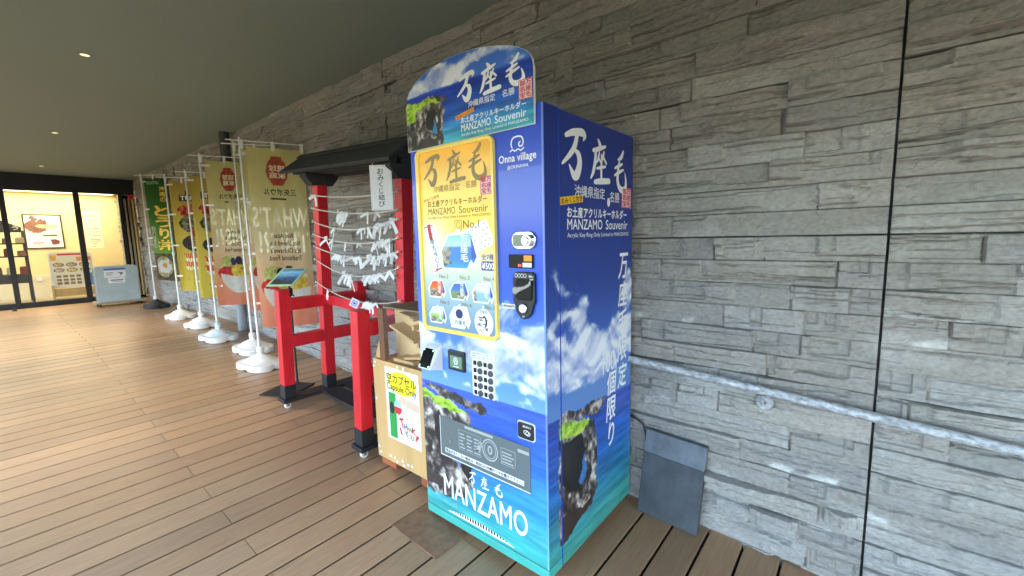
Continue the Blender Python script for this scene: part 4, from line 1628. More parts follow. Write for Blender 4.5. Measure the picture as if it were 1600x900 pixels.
def BF(a, b_, d=0):
    return (a, BY0 - d, b_)


def BA(A, B):
    return np.stack([A, np.full_like(A, BY0 - .0008), B], -1)


# poster on the box
PX0, PX1, PZ0, PZ1 = -1.222, -.915, .205, .637


def poster_pt(x, y):
    return (PX0 + x * (PX1 - PX0), PZ0 + y * (PZ1 - PZ0))


boxo('poster', (PX0, PX1, BY0 - .0012, BY0 - .0006, PZ0, PZ1), mat('poster_paper', col(226, 230, 228), .45), cb)
pos = [o for o in cb.children if o.name.startswith('poster')][0]
p = Print(BF, .0018)
star = []
for k in range(64):
    t = 2 * PI * k / 64
    r_ = 1 if k % 2 else .88
    star.append(poster_pt(.50 + .46 * r_ * math.cos(t), .815 + .165 * r_ * math.sin(t)))
p.poly(star)
p.build('poster_star', mat('star_yellow', col(245, 226, 40), .5), pos)
p = Print(BF, .0024)
q0, q1 = poster_pt(.05, .80), poster_pt(.93, .925)
p.text('空カプセル', q0[0], q1[0], q0[1], q1[1], .015)
q0, q1 = poster_pt(.05, .672), poster_pt(.93, .79)
p.text('Capsule Only', q0[0], q1[0], q0[1], q1[1], .012)
p.poly([poster_pt(.17 + .075 * math.cos(t), .445 + .085 * math.sin(t)) for t in np.linspace(0, 2 * PI, 24, endpoint=False)])
p.build('poster_lettering', M['dark_ink'], pos)
p = Print(BF, .0018)
p.poly([poster_pt(.08, .03), poster_pt(.30, .03), poster_pt(.30, .655), poster_pt(.08, .655)])
p.build('poster_picture', mat('poster_green', col(45, 150, 66), .5), pos)
hp = [(.36, .56), (.40, .62), (.50, .655), (.62, .635), (.80, .62), (.985, .61), (.985, .50), (.84, .50), (.70, .515), (.60, .505), (.56, .515), (.62, .535), (.52, .55), (.42, .545)]
p = Print(BF, .0018)
p.poly([poster_pt(x, y) for x, y in hp])
p.build('poster_picture', mat('poster_skin', col(214, 186, 160), .5), pos)
p = Print(BF, .0026)
cap = [(.36 + .115 * math.cos(t), .48 + .10 * math.sin(t)) for t in np.linspace(0, PI, 16)]
p.poly([poster_pt(x, y) for x, y in cap])
p.build('poster_picture', mat('poster_sky', col(170, 205, 225), .5), pos)
p = Print(BF, .0026)
cap = [(.36 + .115 * math.cos(t), .48 + .10 * math.sin(t)) for t in np.linspace(PI, 2 * PI, 16)]
p.poly([poster_pt(x, y) for x, y in cap])
p.build('poster_picture', M['red_ink'], pos)
ty = [('T', .40, .52, .215, .34, 'r', .25), ('H', .52, .61, .21, .285, 'b', .2), ('A', .61, .68, .205, .26, 'o', 0), ('N', .68, .75, .20, .26, 'g', 0), ('K', .75, .86, .19, .27, 'r', -.2),
      ('Y', .54, .63, .115, .19, 'b', .2), ('O', .63, .71, .105, .165, 'o', 0), ('U', .71, .79, .10, .16, 'g', -.1), ('!', .86, .91, .11, .19, 'r', -.5), ('/', .37, .46, .12, .20, 'r', .9)]
pc = {'r': M['red_ink'], 'b': M['blue_ink'], 'o': mat('orange_ink', col(235, 150, 40), .5), 'g': mat('green_ink', col(80, 150, 80), .5)}
for key in pc:
    p = Print(BF, .0018)
    for s_, xa, xb, ya, yb, kk_, rt in ty:
        if kk_ == key:
            q0, q1 = poster_pt(xa, ya), poster_pt(xb, yb)
            p.text(s_, q0[0], q1[0], q0[1], q1[1], .05, rot=rt)
    for i, (x, y) in enumerate(((.50, .40), (.62, .36), (.70, .38), (.78, .33), (.44, .06))):
        if 'rbogr'[i] == key:
            p.poly([poster_pt(x + (.022 if k % 2 else .009) * math.cos(k * PI / 4), y + (.016 if k % 2 else .006) * math.sin(k * PI / 4)) for k in range(8)])
    p.build('poster_lettering', pc[key], pos)

# ------------------------------------------------------------------ sign stand behind the rack
st = thing('sign_stand', 'slim black floor stand with a tilted sea-picture board framed in pale green', 'sign stand', (-2.89, -.60, zf(-2.89)), (0, 0, math.radians(26)))
boxo('base_plate', (-.14, .14, -.17, .17, .002, .010), M['black_paint'], st, bevel=.002)
bm = bmesh.new()
tube(bm, [(.0, .12, .010), (.0, .12, .93)], .0085, 12)
obj('pole', bm, M['black_paint'], st)
bm = bmesh.new()
box(bm, -.014, .014, .10, .14, .80, .87)
tube(bm, [(.014, .12, .83), (.045, .115, .80)], .006, 8)
obj('clamp', bm, M['black_plastic'], st)
hd = bpy.data.objects.new('board', None)
bm = bmesh.new()
box(bm, -.115, .115, -.155, .155, 0, .008)
bd = obj('board', bm, M['green_trim'], st, bevel=.002)
bd.location = (-.0, .115, .965)
bd.rotation_euler = (math.radians(24), 0, math.radians(13))


def paint_board(A, B):
    v = (B + .13) / .26
    c = ramp(v, [(0, (40, 60, 70)), (.35, (50, 80, 120)), (.55, (70, 130, 175)), (.8, (120, 175, 205)), (1, (60, 80, 110))])
    r = fbm(A * 30, B * 30, 5, 33)
    k = smooth(.45, .6, r) * smooth(.55, .2, v)
    c = mixc(c * 1.25, np.array([50., 58., 50.]), k)
    return mixc(c, np.array([190., 215., 225.]), smooth(.58, .7, r) * smooth(.4, .7, v) * .8)


sheet('board_print', lambda A, B: np.stack([A, B, np.full_like(A, .0088)], -1), -.093, .093, -.132, .132, 40, 56, paint_board, M['print'], bd)


# ------------------------------------------------------------------ banner flags
def base_mesh(parent, material, seed=0):
    prof = [(0.0, .185), (.004, .192), (.050, .192), (.060, .186), (.062, .150), (.078, .138), (.082, .125), (.096, .105), (.115, .075), (.128, .045), (.134, .030), (.150, .028)]
    n = 56
    bm = bmesh.new()
    rings = []
    for i, (z, r) in enumerate(prof):
        ring = []
        for k in range(n):
            t = 2 * PI * k / n
            body = max(0, min(1, (.075 - z) / .015))
            sq = 1 / (abs(math.cos(t)) ** 3.2 + abs(math.sin(t)) ** 3.2) ** (1 / 3.2)
            rr = r * (1 + body * (sq - 1) - body * .055 * math.exp(-((math.sin(2 * t)) / .36) ** 2))
            zz = z
            if i <= 1:
                zz += .016 * math.exp(-((math.sin(2 * t)) / .25) ** 2)
            ring.append(bm.verts.new((rr * math.cos(t) * 1.12, rr * math.sin(t) * .88, zz)))
        rings.append(ring)
    for a, b_ in zip(rings, rings[1:]):
        for k in range(n):
            bm.faces.new((a[k], a[(k + 1) % n], b_[(k + 1) % n], b_[k]))
    bm.faces.new(rings[0][::-1])
    bm.faces.new(rings[-1])
    o = obj('base', bm, material, parent, smooth_=True)
    bm = bmesh.new()
    tube(bm, [(0, 0, .150), (0, 0, .156), (0, 0, .200), (0, 0, .206)], [.028, .033, .033, .027], 18)
    obj('collar', bm, M['white_plastic'], o)
    bm = bmesh.new()
    for t in (.6, 2.4):
        tube(bm, [(.10 * math.cos(t), -.085 * math.sin(t), .088), (.10 * math.cos(t), -.085 * math.sin(t), .102)], .015, 12)
    obj('filler_cap', bm, material, o)
    return o


def mirrored_words(pr, wd, ht):
    pass


def flag(label, base, armend, ztop, zbot, kind, base_mat='white_plastic', wd_k=1.0, rot=0.3, group='banner flags on stands along the wall', ph=0.0):
    bx_, by_ = base
    z0_ = zf(bx_)
    f = thing('banner_flag', label, 'banner flag', (bx_, by_, z0_), (0, 0, 0), group)
    bs = base_mesh(f, M[base_mat])
    bs.rotation_euler = (0, RAMP if bx_ > X_TOP else 0, rot)
    zt = ztop - z0_
    d = Vector((armend[0] - bx_, armend[1] - by_, 0))
    L = d.length
    dn = d.normalized()
    nn = Vector((-dn.y, dn.x, 0))
    if nn.x < 0:
        nn = -nn                        # towards the walkway's open end
    bm = bmesh.new()
    tube(bm, [(0, 0, .200), (0, 0, .95), (0, 0, .955), (0, 0, 1.0), (0, 0, 1.005), (0, 0, zt + .03)], [.0125, .0125, .017, .017, .0105, .0100], 12)
    obj('pole', bm, M['white_plastic'], f, smooth_=True)
    bm = bmesh.new()
    A0 = -dn * .11 + Vector((0, 0, zt + .002))
    A1 = d + Vector((0, 0, zt - .02))
    tube(bm, [A0 + nn * .02, A1 + nn * .004], .0055, 8)
    obj('arm', bm, M['white_plastic'], f, smooth_=True)
    # cloth
    nu, nv = 64, 190
    hb = zbot - z0_
    top0 = dn * .045 + Vector((0, 0, zt - .045))
    top1 = d * .985 + Vector((0, 0, zt - .062))
    H_ = zt - .05 - hb

    def pt(u, v):
        u, v = np.asarray(u, float), np.asarray(v, float)
        P = np.array(top0) + (np.array(top1) - np.array(top0)) * u[..., None]
        P = P + np.array([0, 0, -1.0]) * ((1 - v) * H_)[..., None]
        wv = (.022 * np.sin(5.2 * u + 2.2 * v + ph) + .014 * np.sin(11 * u - 3 * v + 1.3 * ph)) * (.25 + 1.0 * (1 - v)) + .004 * np.sin(23 * u + ph)
        sag = -.012 * np.sin(PI * ((u * 2) % 1)) * (v ** 8)
        P = P + np.array(nn) * wv[..., None]
        P[..., 2] += sag
        return P
    uu, vv_ = np.meshgrid(np.linspace(0, 1, nu), np.linspace(0, 1, nv), indexing='ij')
    cl = grid_mesh('banner', pt(uu, vv_), FLAGS[kind](uu, vv_), M['banner_cloth'], f, smooth_=True)

    def fn(a, b_, dd=0):
        q = pt(np.array(a), np.array(b_))
        return tuple(q + np.array(nn) * dd)
    FLETTER[kind](fn, cl)
    # loops to the pole and the arm
    for v in (.965, .70, .42, .14):
        bm = bmesh.new()
        z = hb + v * H_
        bar(bm, (-.015 * dn.x, -.015 * dn.y, z), (dn.x * .10, dn.y * .10, z), .004, .022)
        obj('loop', bm, M['white_plastic'], f)
    for u in (.03, .5, .96):
        bm = bmesh.new()
        q = A0 + (A1 - A0) * ((.11 + u * L) / (L + .11))
        bar(bm, q + Vector((0, 0, .010)) + nn * .012, q + Vector((0, 0, -.075)) + nn * .014, .028, .004, tuple(nn))
        obj('loop', bm, M['white_plastic'], f)
    return f


def el_mask(u, v, cu_, cv, ru, rv):
    return ((u - cu_) / ru) ** 2 + ((v - cv) / rv) ** 2 < 1


def put(c, k, colr, u=None, v=None, nz=.12):
    n_ = 1 + nz * (fbm(u * 30, v * 60, 3, 12) - .5) * 2 if u is not None else np.ones(k.shape)
    return np.where(k[..., None], np.array(colr, float) * n_[..., None], c)


def paint_beige(u, v):
    c = ramp(v, [(0, (236, 146, 118)), (.16, (238, 164, 130)), (.30, (236, 200, 160)), (.46, (234, 218, 178)), (.62, (228, 222, 174)), (.80, (224, 220, 156)), (1, (220, 216, 150))])
    c = c * (1 + .10 * (fbm(u * 4, v * 12, 4, 2) - .5))[..., None]
    # lantern emblem
    k = el_mask(u, v, .50, .875, .185, .080) | ((np.abs(u - .5) < .10) & (np.abs(v - .875) < .081))
    c = put(c, k, (188, 88, 74), u, v)
    # fruit bowl
    w1 = (fbm(u * 8, v * 16, 3, 5) - .5) * .05
    k = el_mask(u, v, .52, .265, .40, .075)
    c = put(c, k, (232, 224, 200), u, v)
    k = el_mask(u + w1, v, .28, .30, .16, .045)
    c = put(c, k, (188, 196, 120), u, v, .3)
    k = el_mask(u + w1, v, .26, .225, .20, .05)
    c = put(c, k, (206, 62, 66), u, v, .3)
    k = el_mask(u + w1, v + w1 * .4, .62, .245, .27, .06)
    c = put(c, k, (226, 196, 84), u, v, .25)
    for a, b_, r in ((.42, .308, .075), (.56, .318, .085), (.66, .298, .05)):
        c = put(c, el_mask(u, v, a, b_, r, r * .36), (62, 54, 78), u, v, .4)
    k = (v < .225) & (((u - .52) / .42) ** 2 + ((v - .225) / .14) ** 2 < 1) & (v < .225 - .02 * np.cos((u - .5) * 4))
    c = put(c, k, (228, 226, 218), u, v, .06)
    c = put(c, el_mask(u, v, .60, .262, .03, .006), (120, 92, 40), u, v)
    return c


def paint_yellow(u, v):
    c = ramp(v, [(0, (226, 204, 84)), (.5, (228, 206, 96)), (.8, (208, 186, 90)), (1, (200, 180, 92))]) + np.zeros(u.shape)[..., None]
    k = (np.abs(u - .62) < .34) & (np.abs(v - .845) < .030)
    c = put(c, k, (56, 72, 98), u, v)
    k = (np.abs(u - .56) < .05) & (np.abs(v - .892) < .022)
    c = put(c, k, (60, 74, 92), u, v)
    c = put(c, el_mask(u, v, .80, .882, .12, .022), (190, 190, 180), u, v)
    w1 = (fbm(u * 9, v * 20, 3, 5) - .5)
    k = el_mask(u + w1 * .2, v + w1 * .05, .58, .735, .40, .055)
    r = fbm(u * 14, v * 32, 4, 8)
    c = np.where(k[..., None], ramp(r, [(.3, (150, 40, 32)), (.5, (206, 66, 50)), (.62, (226, 140, 110))]), c)
    k = el_mask(u + w1 * .1, v, .58, .615, .42, .075)
    r = fbm(u * 5, v * 60, 4, 18)
    c = np.where(k[..., None], ramp(r, [(.3, (44, 48, 36)), (.45, (92, 104, 60)), (.6, (176, 178, 140)), (.7, (110, 84, 70))]), c)
    k = el_mask(u, v, .66, .440, .46, .070)
    c = put(c, k, (70, 66, 70), u, v, .3)
    k = (np.abs(u - .72) < .17) & (v > .40) & (v < .52)
    r = np.sin(v * 260) * .5 + .5
    c = np.where(k[..., None], ramp(r, [(0, (150, 96, 60)), (1, (216, 172, 116))]), c)
    c = put(c, el_mask(u, v, .70, .535, .13, .028), (196, 60, 50), u, v, .3)
    return c


def paint_green(u, v):
    c = ramp(v, [(.16, (150, 190, 70)), (.35, (120, 172, 70)), (.6, (76, 142, 64)), (.9, (58, 116, 56)), (1, (52, 104, 52))]) + np.zeros(u.shape)[..., None]
    c = put(c, (np.abs(u - .38) < .26) & (np.abs(v - .955) < .018), (150, 176, 140), u, v, .2)
    k = v < .265
    c = put(c, k, (110, 100, 84), u, v, .4)
    c = put(c, el_mask(u, v, .5, .13, .48, .125), (96, 84, 66), u, v, .4)
    c = put(c, el_mask(u, v, .5, .135, .42, .105), (186, 176, 130), u, v, .4)
    w1 = (fbm(u * 7, v * 14, 3, 5) - .5)
    c = put(c, el_mask(u + w1 * .25, v + w1 * .06, .52, .135, .33, .075), (236, 234, 228), u, v, .05)
    c = put(c, el_mask(u, v, .53, .15, .09, .024), (228, 150, 50), u, v, .1)
    return c


def let_beige(fn, parent):
    p = Print(fn, .0016)
    p.text("WHAT'S", .02, .985, .565, .675, .03, mirror=True)
    p.text('THIS?!', .10, .965, .425, .535, .03, mirror=True)
    p.text('琉球', .36, .64, .872, .908, .02, mirror=True)
    p.text('家庭', .36, .64, .836, .868, .02, mirror=True)
    p.build('lettering', M['cream_ink'], parent)
    p = Print(fn, .0022)
    p.text('Not Acai', .36, .68, .505, .532, .03, mirror=True, ref='Nod')
    p.text('Not Shaved Ice.', .27, .80, .463, .490, .03, mirror=True, ref='Nod')
    p.text("It's Okinawa's", .28, .80, .421, .448, .03, mirror=True, ref='Nod')
    p.text('Traditional Food.', .24, .82, .379, .406, .03, mirror=True, ref='Nod')
    p.build('lettering', M['flag_brown_ink'], parent)
    p = Print(fn, .0016)
    p.text('三矢ボウル', .24, .80, .742, .778, .03, mirror=True)
    p.rect(.36, .62, .718, .727)
    p.build('lettering', M['dark_ink'], parent)


def let_yellow(fn, parent):
    p = Print(fn, .0016)
    p.text('TUM', .33, .93, .826, .864, .05)
    p.text('YUMMY', .24, 1.0, .272, .300, .05)
    p.text('TUMMY', .24, 1.0, .194, .222, .05)
    p.build('lettering', M['cream_ink'], parent)
    p = Print(fn, .0020)
    p.text('YUMMY', .22, 1.0, .305, .345, .07)
    p.text('TUMMY', .22, 1.0, .228, .268, .07)
    p.build('lettering', M['red_ink'], parent)
    p = Print(fn, .0016)
    p.rect(.28, .62, .105, .111)
    p.build('fine_print', M['flag_brown_ink'], parent)


def let_green(fn, parent):
    big = 'ふうとうり丼'
    for nm, bold, dd, mt in (('lettering_outline', .11, .0014, 'flag_brown_ink'), ('lettering', .055, .0024, 'yellow_ink')):
        p = Print(fn, dd)
        p.vtext('沖縄の', .64, .84, .76, .92, bold * .6, 0, .2)
        p.vtext('とうり丼', .40, .96, .29, .73, bold, 0, .12)
        p.build(nm, M[mt], parent)
    for nm, bold, dd, mt in (('lettering_outline', .10, .0014, 'cream_ink'), ('lettering', .03, .0024, 'dark_ink')):
        p = Print(fn, dd)
        p.vtext('沖縄の味', .05, .28, .31, .53, bold, 0, .18)
        p.build(nm, M[mt], parent)


FLAGS = {'beige': paint_beige, 'yellow': paint_yellow, 'green': paint_green}
FLETTER = {'beige': let_beige, 'yellow': let_yellow, 'green': let_green}
GF = 'banner flags on stands along the wall'
flag('beige and orange fruit-bowl banner flag nearest the red rack, on a white base', (-3.68, -.518), (-3.40, -.05), 2.315, .53, 'beige', rot=.25)
flag('beige fruit-bowl banner flag mostly hidden behind the one nearest the red rack', (-4.30, -.366), (-4.02, -.06), 2.40, .62, 'beige', rot=.1, ph=1.4)
flag('beige and orange fruit-bowl banner flag hanging in front of the grey downpipe', (-5.094, -.462), (-4.80, -.05), 2.375, .62, 'beige', rot=.2, ph=2.2)
flag('yellow food banner flag partly hidden, between a yellow and a beige one', (-6.0, -.39), (-5.66, -.05), 2.30, .64, 'yellow', rot=.2, ph=.6)
flag('yellow food banner flag standing next to the green banner', (-7.08, -.376), (-6.72, -.05), 2.345, .665, 'yellow', rot=.15, ph=3.0)
flag('green banner flag with yellow lettering and a fried egg, on a black base', (-8.87, -.32), (-8.42, -.06), 2.57, .74, 'green', 'black_rubber', rot=.1, ph=4.0)

# ------------------------------------------------------------------ pipe, rail, slab
bm = bmesh.new()
tube(bm, [(-5.36, -.105, zf(-5.36)), (-5.36, -.105, 1.70)], .055, 20)
pp = thing('downpipe', 'grey vertical downpipe on the stone wall behind the beige banners', 'pipe', (0, 0, 0))
obj('pipe', bm, M['pipe_grey'], pp, smooth_=True)
bm = bmesh.new()
for z in (.6, 1.55):
    tube(bm, [(-5.36, -.105, z), (-5.36, -.105, z + .03)], .060, 20)
    box(bm, -5.38, -5.34, -.045, .0, z, z + .03)
obj('pipe_clip', bm, M['pipe_grey'], pp)
bm = bmesh.new()
tube(bm, [(-5.36, -.105, 1.7005), (-5.36, -.105, ZC)], .058, 20)
obj('upper_pipe', bm, mat('pipe_dark', col(78, 79, 74), .6), pp, smooth_=True)

hr = thing('handrail', 'flaking galvanised handrail sloping along the stone wall', 'handrail', (0, 0, 0))


def rail_z(x):
    return .7335 - .0640 * x


bm = bmesh.new()
tube(bm, [(x, -.10, rail_z(x)) for x in np.linspace(-.6, 4.2, 60)], .019, 20)
obj('rail', bm, M['galv'], hr, smooth_=True)
for x in (.595, 2.2, 3.8):
    bm = bmesh.new()
    zz = rail_z(x) - .020
    tube(bm, [(x, -.10, zz), (x, -.100, zz - .030), (x, -.085, zz - .048), (x, -.03, zz - .052)], .008, 10)
    br = obj('bracket', bm, M['galv'], hr, smooth_=True)
    bm = bmesh.new()
    tube(bm, [(x, -.006, zz - .052), (x, -.040, zz - .052), (x, -.046, zz - .052)], [.034, .034, .028], 20)
    obj('flange', bm, M['galv'], br)

slab = thing('stone_slab', 'dark slate slab with a paler top band leaning on the wall', 'slab', (.205, -.118, zf(.205)), (math.radians(-7.2), math.radians(3.0), 0))
bm = bmesh.new()
box(bm, -.147, .147, 0, .040, .002, .318)
obj('slab_body', bm, M['slate'], slab, bevel=.004)
bm = bmesh.new()
box(bm, -.147, .147, -.0015, .0415, .3185, .435)
obj('slab_band', bm, M['slate_pale'], slab, bevel=.004)

# ------------------------------------------------------------------ ceiling downlights
for i, (x, y, en, lab) in enumerate(((-3.52, -1.52, 8, 'small round recessed ceiling downlight nearest the camera'), (-6.72, -1.46, 12, 'small round recessed ceiling downlight, middle one of the row of three'), (-9.93, -1.41, 10, 'faint round recessed ceiling downlight closest to the shop front'))):
    dl = thing('downlight', lab, 'downlight', (x, y, ZC), (0, 0, 0), 'downlights in the walkway ceiling')
    bm = bmesh.new()
    n = 28
    a = [bm.verts.new((.034 * math.cos(2 * PI * k / n), .034 * math.sin(2 * PI * k / n), -.001)) for k in range(n)]
    b_ = [bm.verts.new((.034 * math.cos(2 * PI * k / n), .034 * math.sin(2 * PI * k / n), -.005)) for k in range(n)]
    c_ = [bm.verts.new((.027 * math.cos(2 * PI * k / n), .027 * math.sin(2 * PI * k / n), -.006)) for k in range(n)]
    for k in range(n):
        j = (k + 1) % n
        bm.faces.new((a[k], a[j], b_[j], b_[k]))
        bm.faces.new((b_[k], b_[j], c_[j], c_[k]))
    obj('trim_ring', bm, M['ceiling'], dl)
    bm = bmesh.new()
    bm.faces.new([bm.verts.new((.027 * math.cos(2 * PI * k / n), .027 * math.sin(2 * PI * k / n), -.0055)) for k in range(n)])
    obj('lamp_disc', bm, M['lamp_glow'], dl)
    ld = bpy.data.lights.new('downlight_lamp', 'SPOT')
    ld.energy = en
    ld.color = (1.0, .78, .50)
    ld.spot_size = math.radians(80)
    ld.spot_blend = .6
    ld.shadow_soft_size = .04
    lo = bpy.data.objects.new('downlight_lamp', ld)
    link(lo, dl)
    lo.location = (0, 0, -.02)

# ------------------------------------------------------------------ shop front and what shows through its glass
sf = thing('shop_front', 'black-framed glass shop front closing the end of the walkway', 'shop front', (0, 0, 0))
boxo('fascia', (XS - .12, XS, -5.2, -.05, 2.425, 2.735), M['frame_black'], sf, bevel=.003)
boxo('bottom_rail', (XS - .06, XS, -5.2, -.30, .25, .345), M['frame_black'], sf, bevel=.003)
for y, wd in ((-4.0, .07), (-2.95, .07), (-1.885, .075), (-.93, .085), (-.285, .06)):
    boxo('mullion', (XS - .06, XS + .012, y - wd / 2, y + wd / 2, .25, 2.4245), M['frame_black'], sf, bevel=.003)
for ya, yb in ((-3.915, -2.985), (-2.915, -1.9225), (-1.8475, -.9725), (-.8875, -.315)):
    boxo('glass_pane', (XS - .035, XS - .027, ya, yb, .345, 2.4245), M['glass'], sf)
# timber slats beside the glass
sc = thing('slat_screen', 'vertical pale timber slats on dark backing between the shop glass and the stone wall', 'slatted screen', (0, 0, 0))
boxo('backing', (XS - .10, XS - .06, -.254, -.05, .25, 2.42), M['dark_fill'], sc)
for y, wd, mt in ((-.215, .030, 'timber_grey'), (-.150, .034, 'timber_grey'), (-.095, .030, 'timber_pale'), (-.060, .018, 'timber_grey')):
    boxo('slat', (XS - .059, XS + .02, y - wd / 2, y + wd / 2, .30, 2.34), M[mt], sc, bevel=.002)
tag(boxo('red_ornament', (XS + .021, XS + .05, -.16, -.07, 2.33, 2.42), M['red_ink'], bevel=.01), 'small red ornament at the top of the timber slats', 'ornament')

room = thing('shop_room', 'cream-walled lit shop interior seen through the glass', 'room', (0, 0, 0))
boxo('back_wall', (-13.55, -13.45, -5.2, .25, .25, 2.66), M['cream_wall'], room)
boxo('side_wall', (-13.45, -11.28, .05, .2, .25, 2.66), M['cream_wall'], room)
boxo('side_wall', (-13.45, -11.28, -5.3, -5.2, .25, 2.66), M['cream_wall'], room)
boxo('room_ceiling', (-13.45, -11.28, -5.2, .05, 2.60, 2.66), M['cream_wall'], room)
boxo('room_floor', (-13.45, XS - .061, -5.2, .05, .245, .262), mat('room_floor', col(150, 142, 120), .35, noise=(6, .08)), room)
boxo('dado', (-13.449, -13.42, -5.1, -1.30, .262, .74), mat('dado', col(206, 200, 178), .7), room)
bm = bmesh.new()
box(bm, -13.419, -13.41, -1.52, -1.44, .62, .70)
obj('socket', bm, M['white_plastic'], room)
ll = bpy.data.lights.new('room_lamp', 'AREA')
ll.energy = 6
ll.color = (1.0, .93, .80)
ll.shape = 'RECTANGLE'
ll.size = 1.4
ll.size_y = 4.6
lo = bpy.data.objects.new('room_lamp', ll)
link(lo, room)
lo.location = (-12.6, -2.4, 2.58)
boxo('lamp_panel', (-13.3, -11.9, -4.7, -.1, 2.585, 2.598), mat('lamp_panel', (1, .9, .7), .5, emit=((1, .8, .5), .4)), room)

# framed food picture
fp = thing('framed_poster', 'framed food picture on the cream wall inside the shop', 'picture', (0, 0, 0))
bm = bmesh.new()
for b6 in ((-13.449, -13.425, -1.60, -1.00, 2.085, 2.105), (-13.449, -13.425, -1.60, -1.00, 1.345, 1.365), (-13.449, -13.425, -1.60, -1.58, 1.366, 2.084), (-13.449, -13.425, -1.02, -1.00, 1.366, 2.084)):
    box(bm, *b6)
obj('frame', bm, M['frame_black'], fp)


def paint_food(A, B):
    u, v = (A + 1.58) / .56, (B - 1.366) / .72
    c = np.full(u.shape + (3,), 1.0) * np.array([206., 212., 200.])
    c = mixc(c, np.array([150., 190., 180.]), smooth(.5, .8, u) * .5)
    w1 = (fbm(u * 6, v * 6, 3, 5) - .5) * .2
    c = put(c, el_mask(u + w1, v + w1, .30, .66, .34, .18), (120, 74, 56), u, v, .4)
    c = put(c, el_mask(u + w1, v + w1, .26, .90, .12, .08), (110, 92, 84), u, v, .4)
    c = put(c, el_mask(u + w1, v, .62, .66, .30, .06), (186, 170, 130), u, v, .3)
    c = put(c, (v > .36) & (v < .40) & (u > .45) & (u < .85), (60, 70, 66))
    c = put(c, v < .30, (222, 222, 216), u, v, .1)
    c = put(c, el_mask(u + w1, v, .74, .17, .14, .09), (110, 60, 62), u, v, .4)
    c = put(c, el_mask(u + w1, v, .30, .14, .16, .05), (190, 160, 165), u, v, .3)
    return c


sheet('picture', lambda A, B: np.stack([np.full_like(A, -13.43), A, B], -1), -1.579, -1.021, 1.366, 2.084, 60, 70, paint_food, M['print_matte'], fp)
# notice sheet
ns = thing('notice_sheet', 'tall cream notice sheet with lines of writing on the shop wall', 'notice', (0, 0, 0))
boxo('sheet', (-13.449, -13.445, -.64, -.34, 1.32, 2.20), mat('notice_paper', col(232, 222, 190), .7), ns)
p = Print(lambda a, b_, d: (-13.445 + d, a, b_), .001)
for k, (z, w0, w1_) in enumerate(((2.13, .06, .20), (2.07, .03, .27), (1.99, .04, .26), (1.90, .08, .22), (1.79, .03, .10), (1.79, .13, .24), (1.71, .04, .27), (1.64, .04, .10), (1.63, .13, .27), (1.53, .08, .25), (1.49, .05, .26), (1.44, .10, .2), (1.37, .10, .16))):
    p.rect(-.64 + w0, -.64 + w1_, z - .008, z + .008)
p.build('writing', mat('soft_ink', col(120, 112, 96), .7), ns)

# menu board on a low stand
mb = thing('menu_board', 'white menu board of dish photos standing inside the shop window', 'menu board', (-12.3, -1.0, .262), (0, 0, 0))
bm = bmesh.new()
prism(bm, rrect(-.36, .30, .24, 1.0, .06), lambda a, b_, d: (d - .12 * (b_ - .2), a, b_), 0, .02)
obj('board', bm, M['white_plastic'], mb)
bm = bmesh.new()
box(bm, -.10, .08, -.34, .28, .06, .225)
box(bm, -.12, .10, -.37, -.345, .0, .30)
box(bm, -.12, .10, .285, .31, .0, .30)
obj('stand', bm, M['plywood'], mb)


def paint_menu(A, B):
    u, v = (A + .36) / .66, (B - .24) / .76
    c = np.full(u.shape + (3,), 1.0) * np.array([226., 218., 196.])
    c = put(c, (v > .90) & (v < .955) & (u > .2) & (u < .75), (196, 50, 44))
    c = put(c, (v > .76) & (v < .92) & (u < .18) & (u > .04), (226, 170, 70), u, v, .3)
    c = put(c, (v > .74) & (v < .86) & (u > .62), (216, 140, 96), u, v, .4)
    for r, vv2 in enumerate((.64, .49)):
        for q, uu2 in enumerate((.2, .5, .8)):
            c = put(c, el_mask(u, v, uu2, vv2, .125, .058), (90, 80, 66), u, v, .3)
            c = put(c, el_mask(u, v, uu2, vv2, .10, .044), ((206, 180, 130), (190, 170, 150), (214, 190, 120))[(q + r) % 3], u, v, .5)
    for r, vv2 in enumerate((.32, .22, .12)):
        for q in range(4):
            c = put(c, (np.abs(u - .17 - .15 * q) < .055) & (np.abs(v - vv2) < .033), (140, 110, 84), u, v, .5)
    c = put(c, (u > .76) & (v < .38), (90, 130, 180), u, v, .3)
    c = put(c, (u > .82) & (u < .9) & (v < .3) & (v > .12), (220, 226, 232))
    return c


sheet('menu_print', lambda A, B: np.stack([.0215 - .12 * (B - .2), A, B], -1), -.34, .28, .26, .98, 70, 76, paint_menu, M['print_matte'], mb)

# souvenir wagon at the left edge
wg = thing('goods_wagon', 'dark wooden souvenir wagon with a black peaked roof at the left edge inside the shop', 'display wagon', (-12.4, -2.15, .262))
bm = bmesh.new()
prism(bm, [(-.55, 1.42), (.48, 1.42), (.48, 1.52), (.22, 1.66), (-.30, 1.66), (-.55, 1.52)], lambda a, b_, d: (d, a, b_), -.10, .12)
obj('roof', bm, M['frame_black'], wg)
p = Print(lambda a, b_, d: (.12 + d, a, b_), .002)
p.text('う', .36, .44, 1.47, 1.55, .03)
p.build('lettering', M['white_ink'], wg)
for z in (.55, .92, 1.18):
    boxo('shelf', (-.22, .26 - .1 * (z - .5), -.52, .52, z, z + .025), M['wood_dark'], wg)
for y in (-.50, .50):
    bm = bmesh.new()
    bar(bm, (.22, y, .0), (.02, y, 1.45), .04, .05)
    bar(bm, (-.2, y, .0), (-.2, y, 1.45), .04, .05)
    obj('leg', bm, M['wood_dark'], wg)
boxo('apron', (-.2, .24, -.52, .52, .40, .549), M['wood_dark'], wg)
pal = [(150, 60, 50), (206, 186, 150), (110, 84, 62), (216, 206, 190), (170, 120, 80), (120, 44, 40)]
rg = random.Random(5)
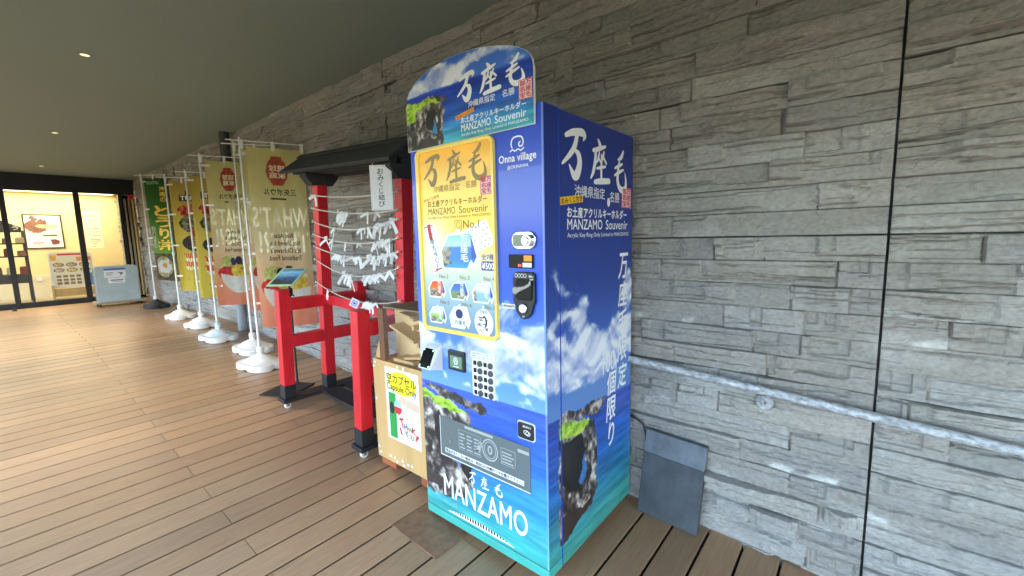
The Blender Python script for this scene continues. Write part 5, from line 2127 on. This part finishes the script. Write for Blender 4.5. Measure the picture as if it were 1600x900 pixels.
nms = {.575: 'lowest', .945: 'middle', 1.205: 'top'}
lk_ = {0: 'red', 1: 'tan', 2: 'brown', 3: 'white', 4: 'orange-brown', 5: 'dark red'}
for z in (.575, .945, 1.205):
    for k in range(6):
        y = -.44 + .175 * k
        ii = (k * 5 + int(z * 10)) % 6
        bm = bmesh.new()
        hh = rg.uniform(.10, .16)
        prism(bm, [(y - .062, 0), (y + .062, 0), (y + .058, hh * .85), (y + .045, hh), (y - .045, hh), (y - .058, hh * .85)], lambda a, b_, d: (d, a, b_), .0, .10)
        o = obj('snack_pack', bm, mat('pack', col(*pal[ii]), .5))
        o.location = (-12.4 + .05, -2.15, .262 + z + .0005)
        tag(o, f'{lk_[ii]} snack pack on the {nms[z]} shelf of the dark souvenir wagon', 'snack pack', 'snack packs on the souvenir wagon')

# rolling grey board in front of the glass
rb = thing('rolling_board', 'grey panel cart on casters with two pasted notices in front of the shop glass', 'panel cart', (-10.02, -.655, .25))
bm = bmesh.new()
pl_ = [(-.30, .085), (.30, .085), (.30, .70), (.285, .735), (.25, .75), (-.25, .75), (-.285, .735), (-.30, .70)]
prism(bm, pl_, lambda a, b_, d: (d, a, b_), .10, .13)
obj('panel', bm, M['board_grey'], rb, bevel=.003)
bm = bmesh.new()
prism(bm, [(y * .985 + .004, .09 + (z - .085) * .985) for y, z in pl_], lambda a, b_, d: (d, a, b_), -.22, .0995)
obj('body', bm, M['board_edge'], rb, bevel=.003)
boxo('platform', (-.26, .20, -.34, .36, .052, .0845), M['timber_grey'], rb, bevel=.003)
for x in (-.2, .15):
    for y in (-.28, .30):
        bm = bmesh.new()
        tube(bm, [(x, y - .012, .026), (x, y + .012, .026)], .026, 14)
        box(bm, x - .012, x + .012, y - .018, y - .013, .02, .052)
        obj('caster', bm, M['black_rubber'], rb)


def RBp(a, b_, d=0):
    return (.13 + d, a, b_)


boxo('notice', (.1305, .132, -.175, .125, .535, .70), M['white_plastic'], rb)
boxo('notice', (.1305, .132, -.13, .105, .425, .525), M['white_plastic'], rb)
p = Print(RBp, .0026)
p.rect(-.175, .125, .668, .70)
p.build('notice_header', mat('header_blue', col(66, 92, 160), .5), rb)
p = Print(RBp, .0026)
p.rect(-.15, -.05, .612, .626)
p.rect(-.15, -.06, .585, .592)
p.rect(-.15, -.08, .568, .574)
p.poly([(.00, .63), (.09, .62), (.075, .585), (.05, .56), (.045, .60)])
p.rect(-.10, .08, .470, .492)
p.rect(-.08, .07, .446, .454)
p.build('notice_lettering', mat('grey_ink', col(110, 112, 118), .6), rb)

# little things lying about
bm = bmesh.new()
rs_ = random.Random(3)
tube(bm, [(0, 0, 0), (0, 0, .035), (0, 0, .045)], [.03, .028, .012], 14)
o = obj('door_stop', bm, M['black_rubber'])
o.location = (-10.75, -1.95, .2505)
tag(o, 'small black stub on the decking before the shop glass', 'door stop')
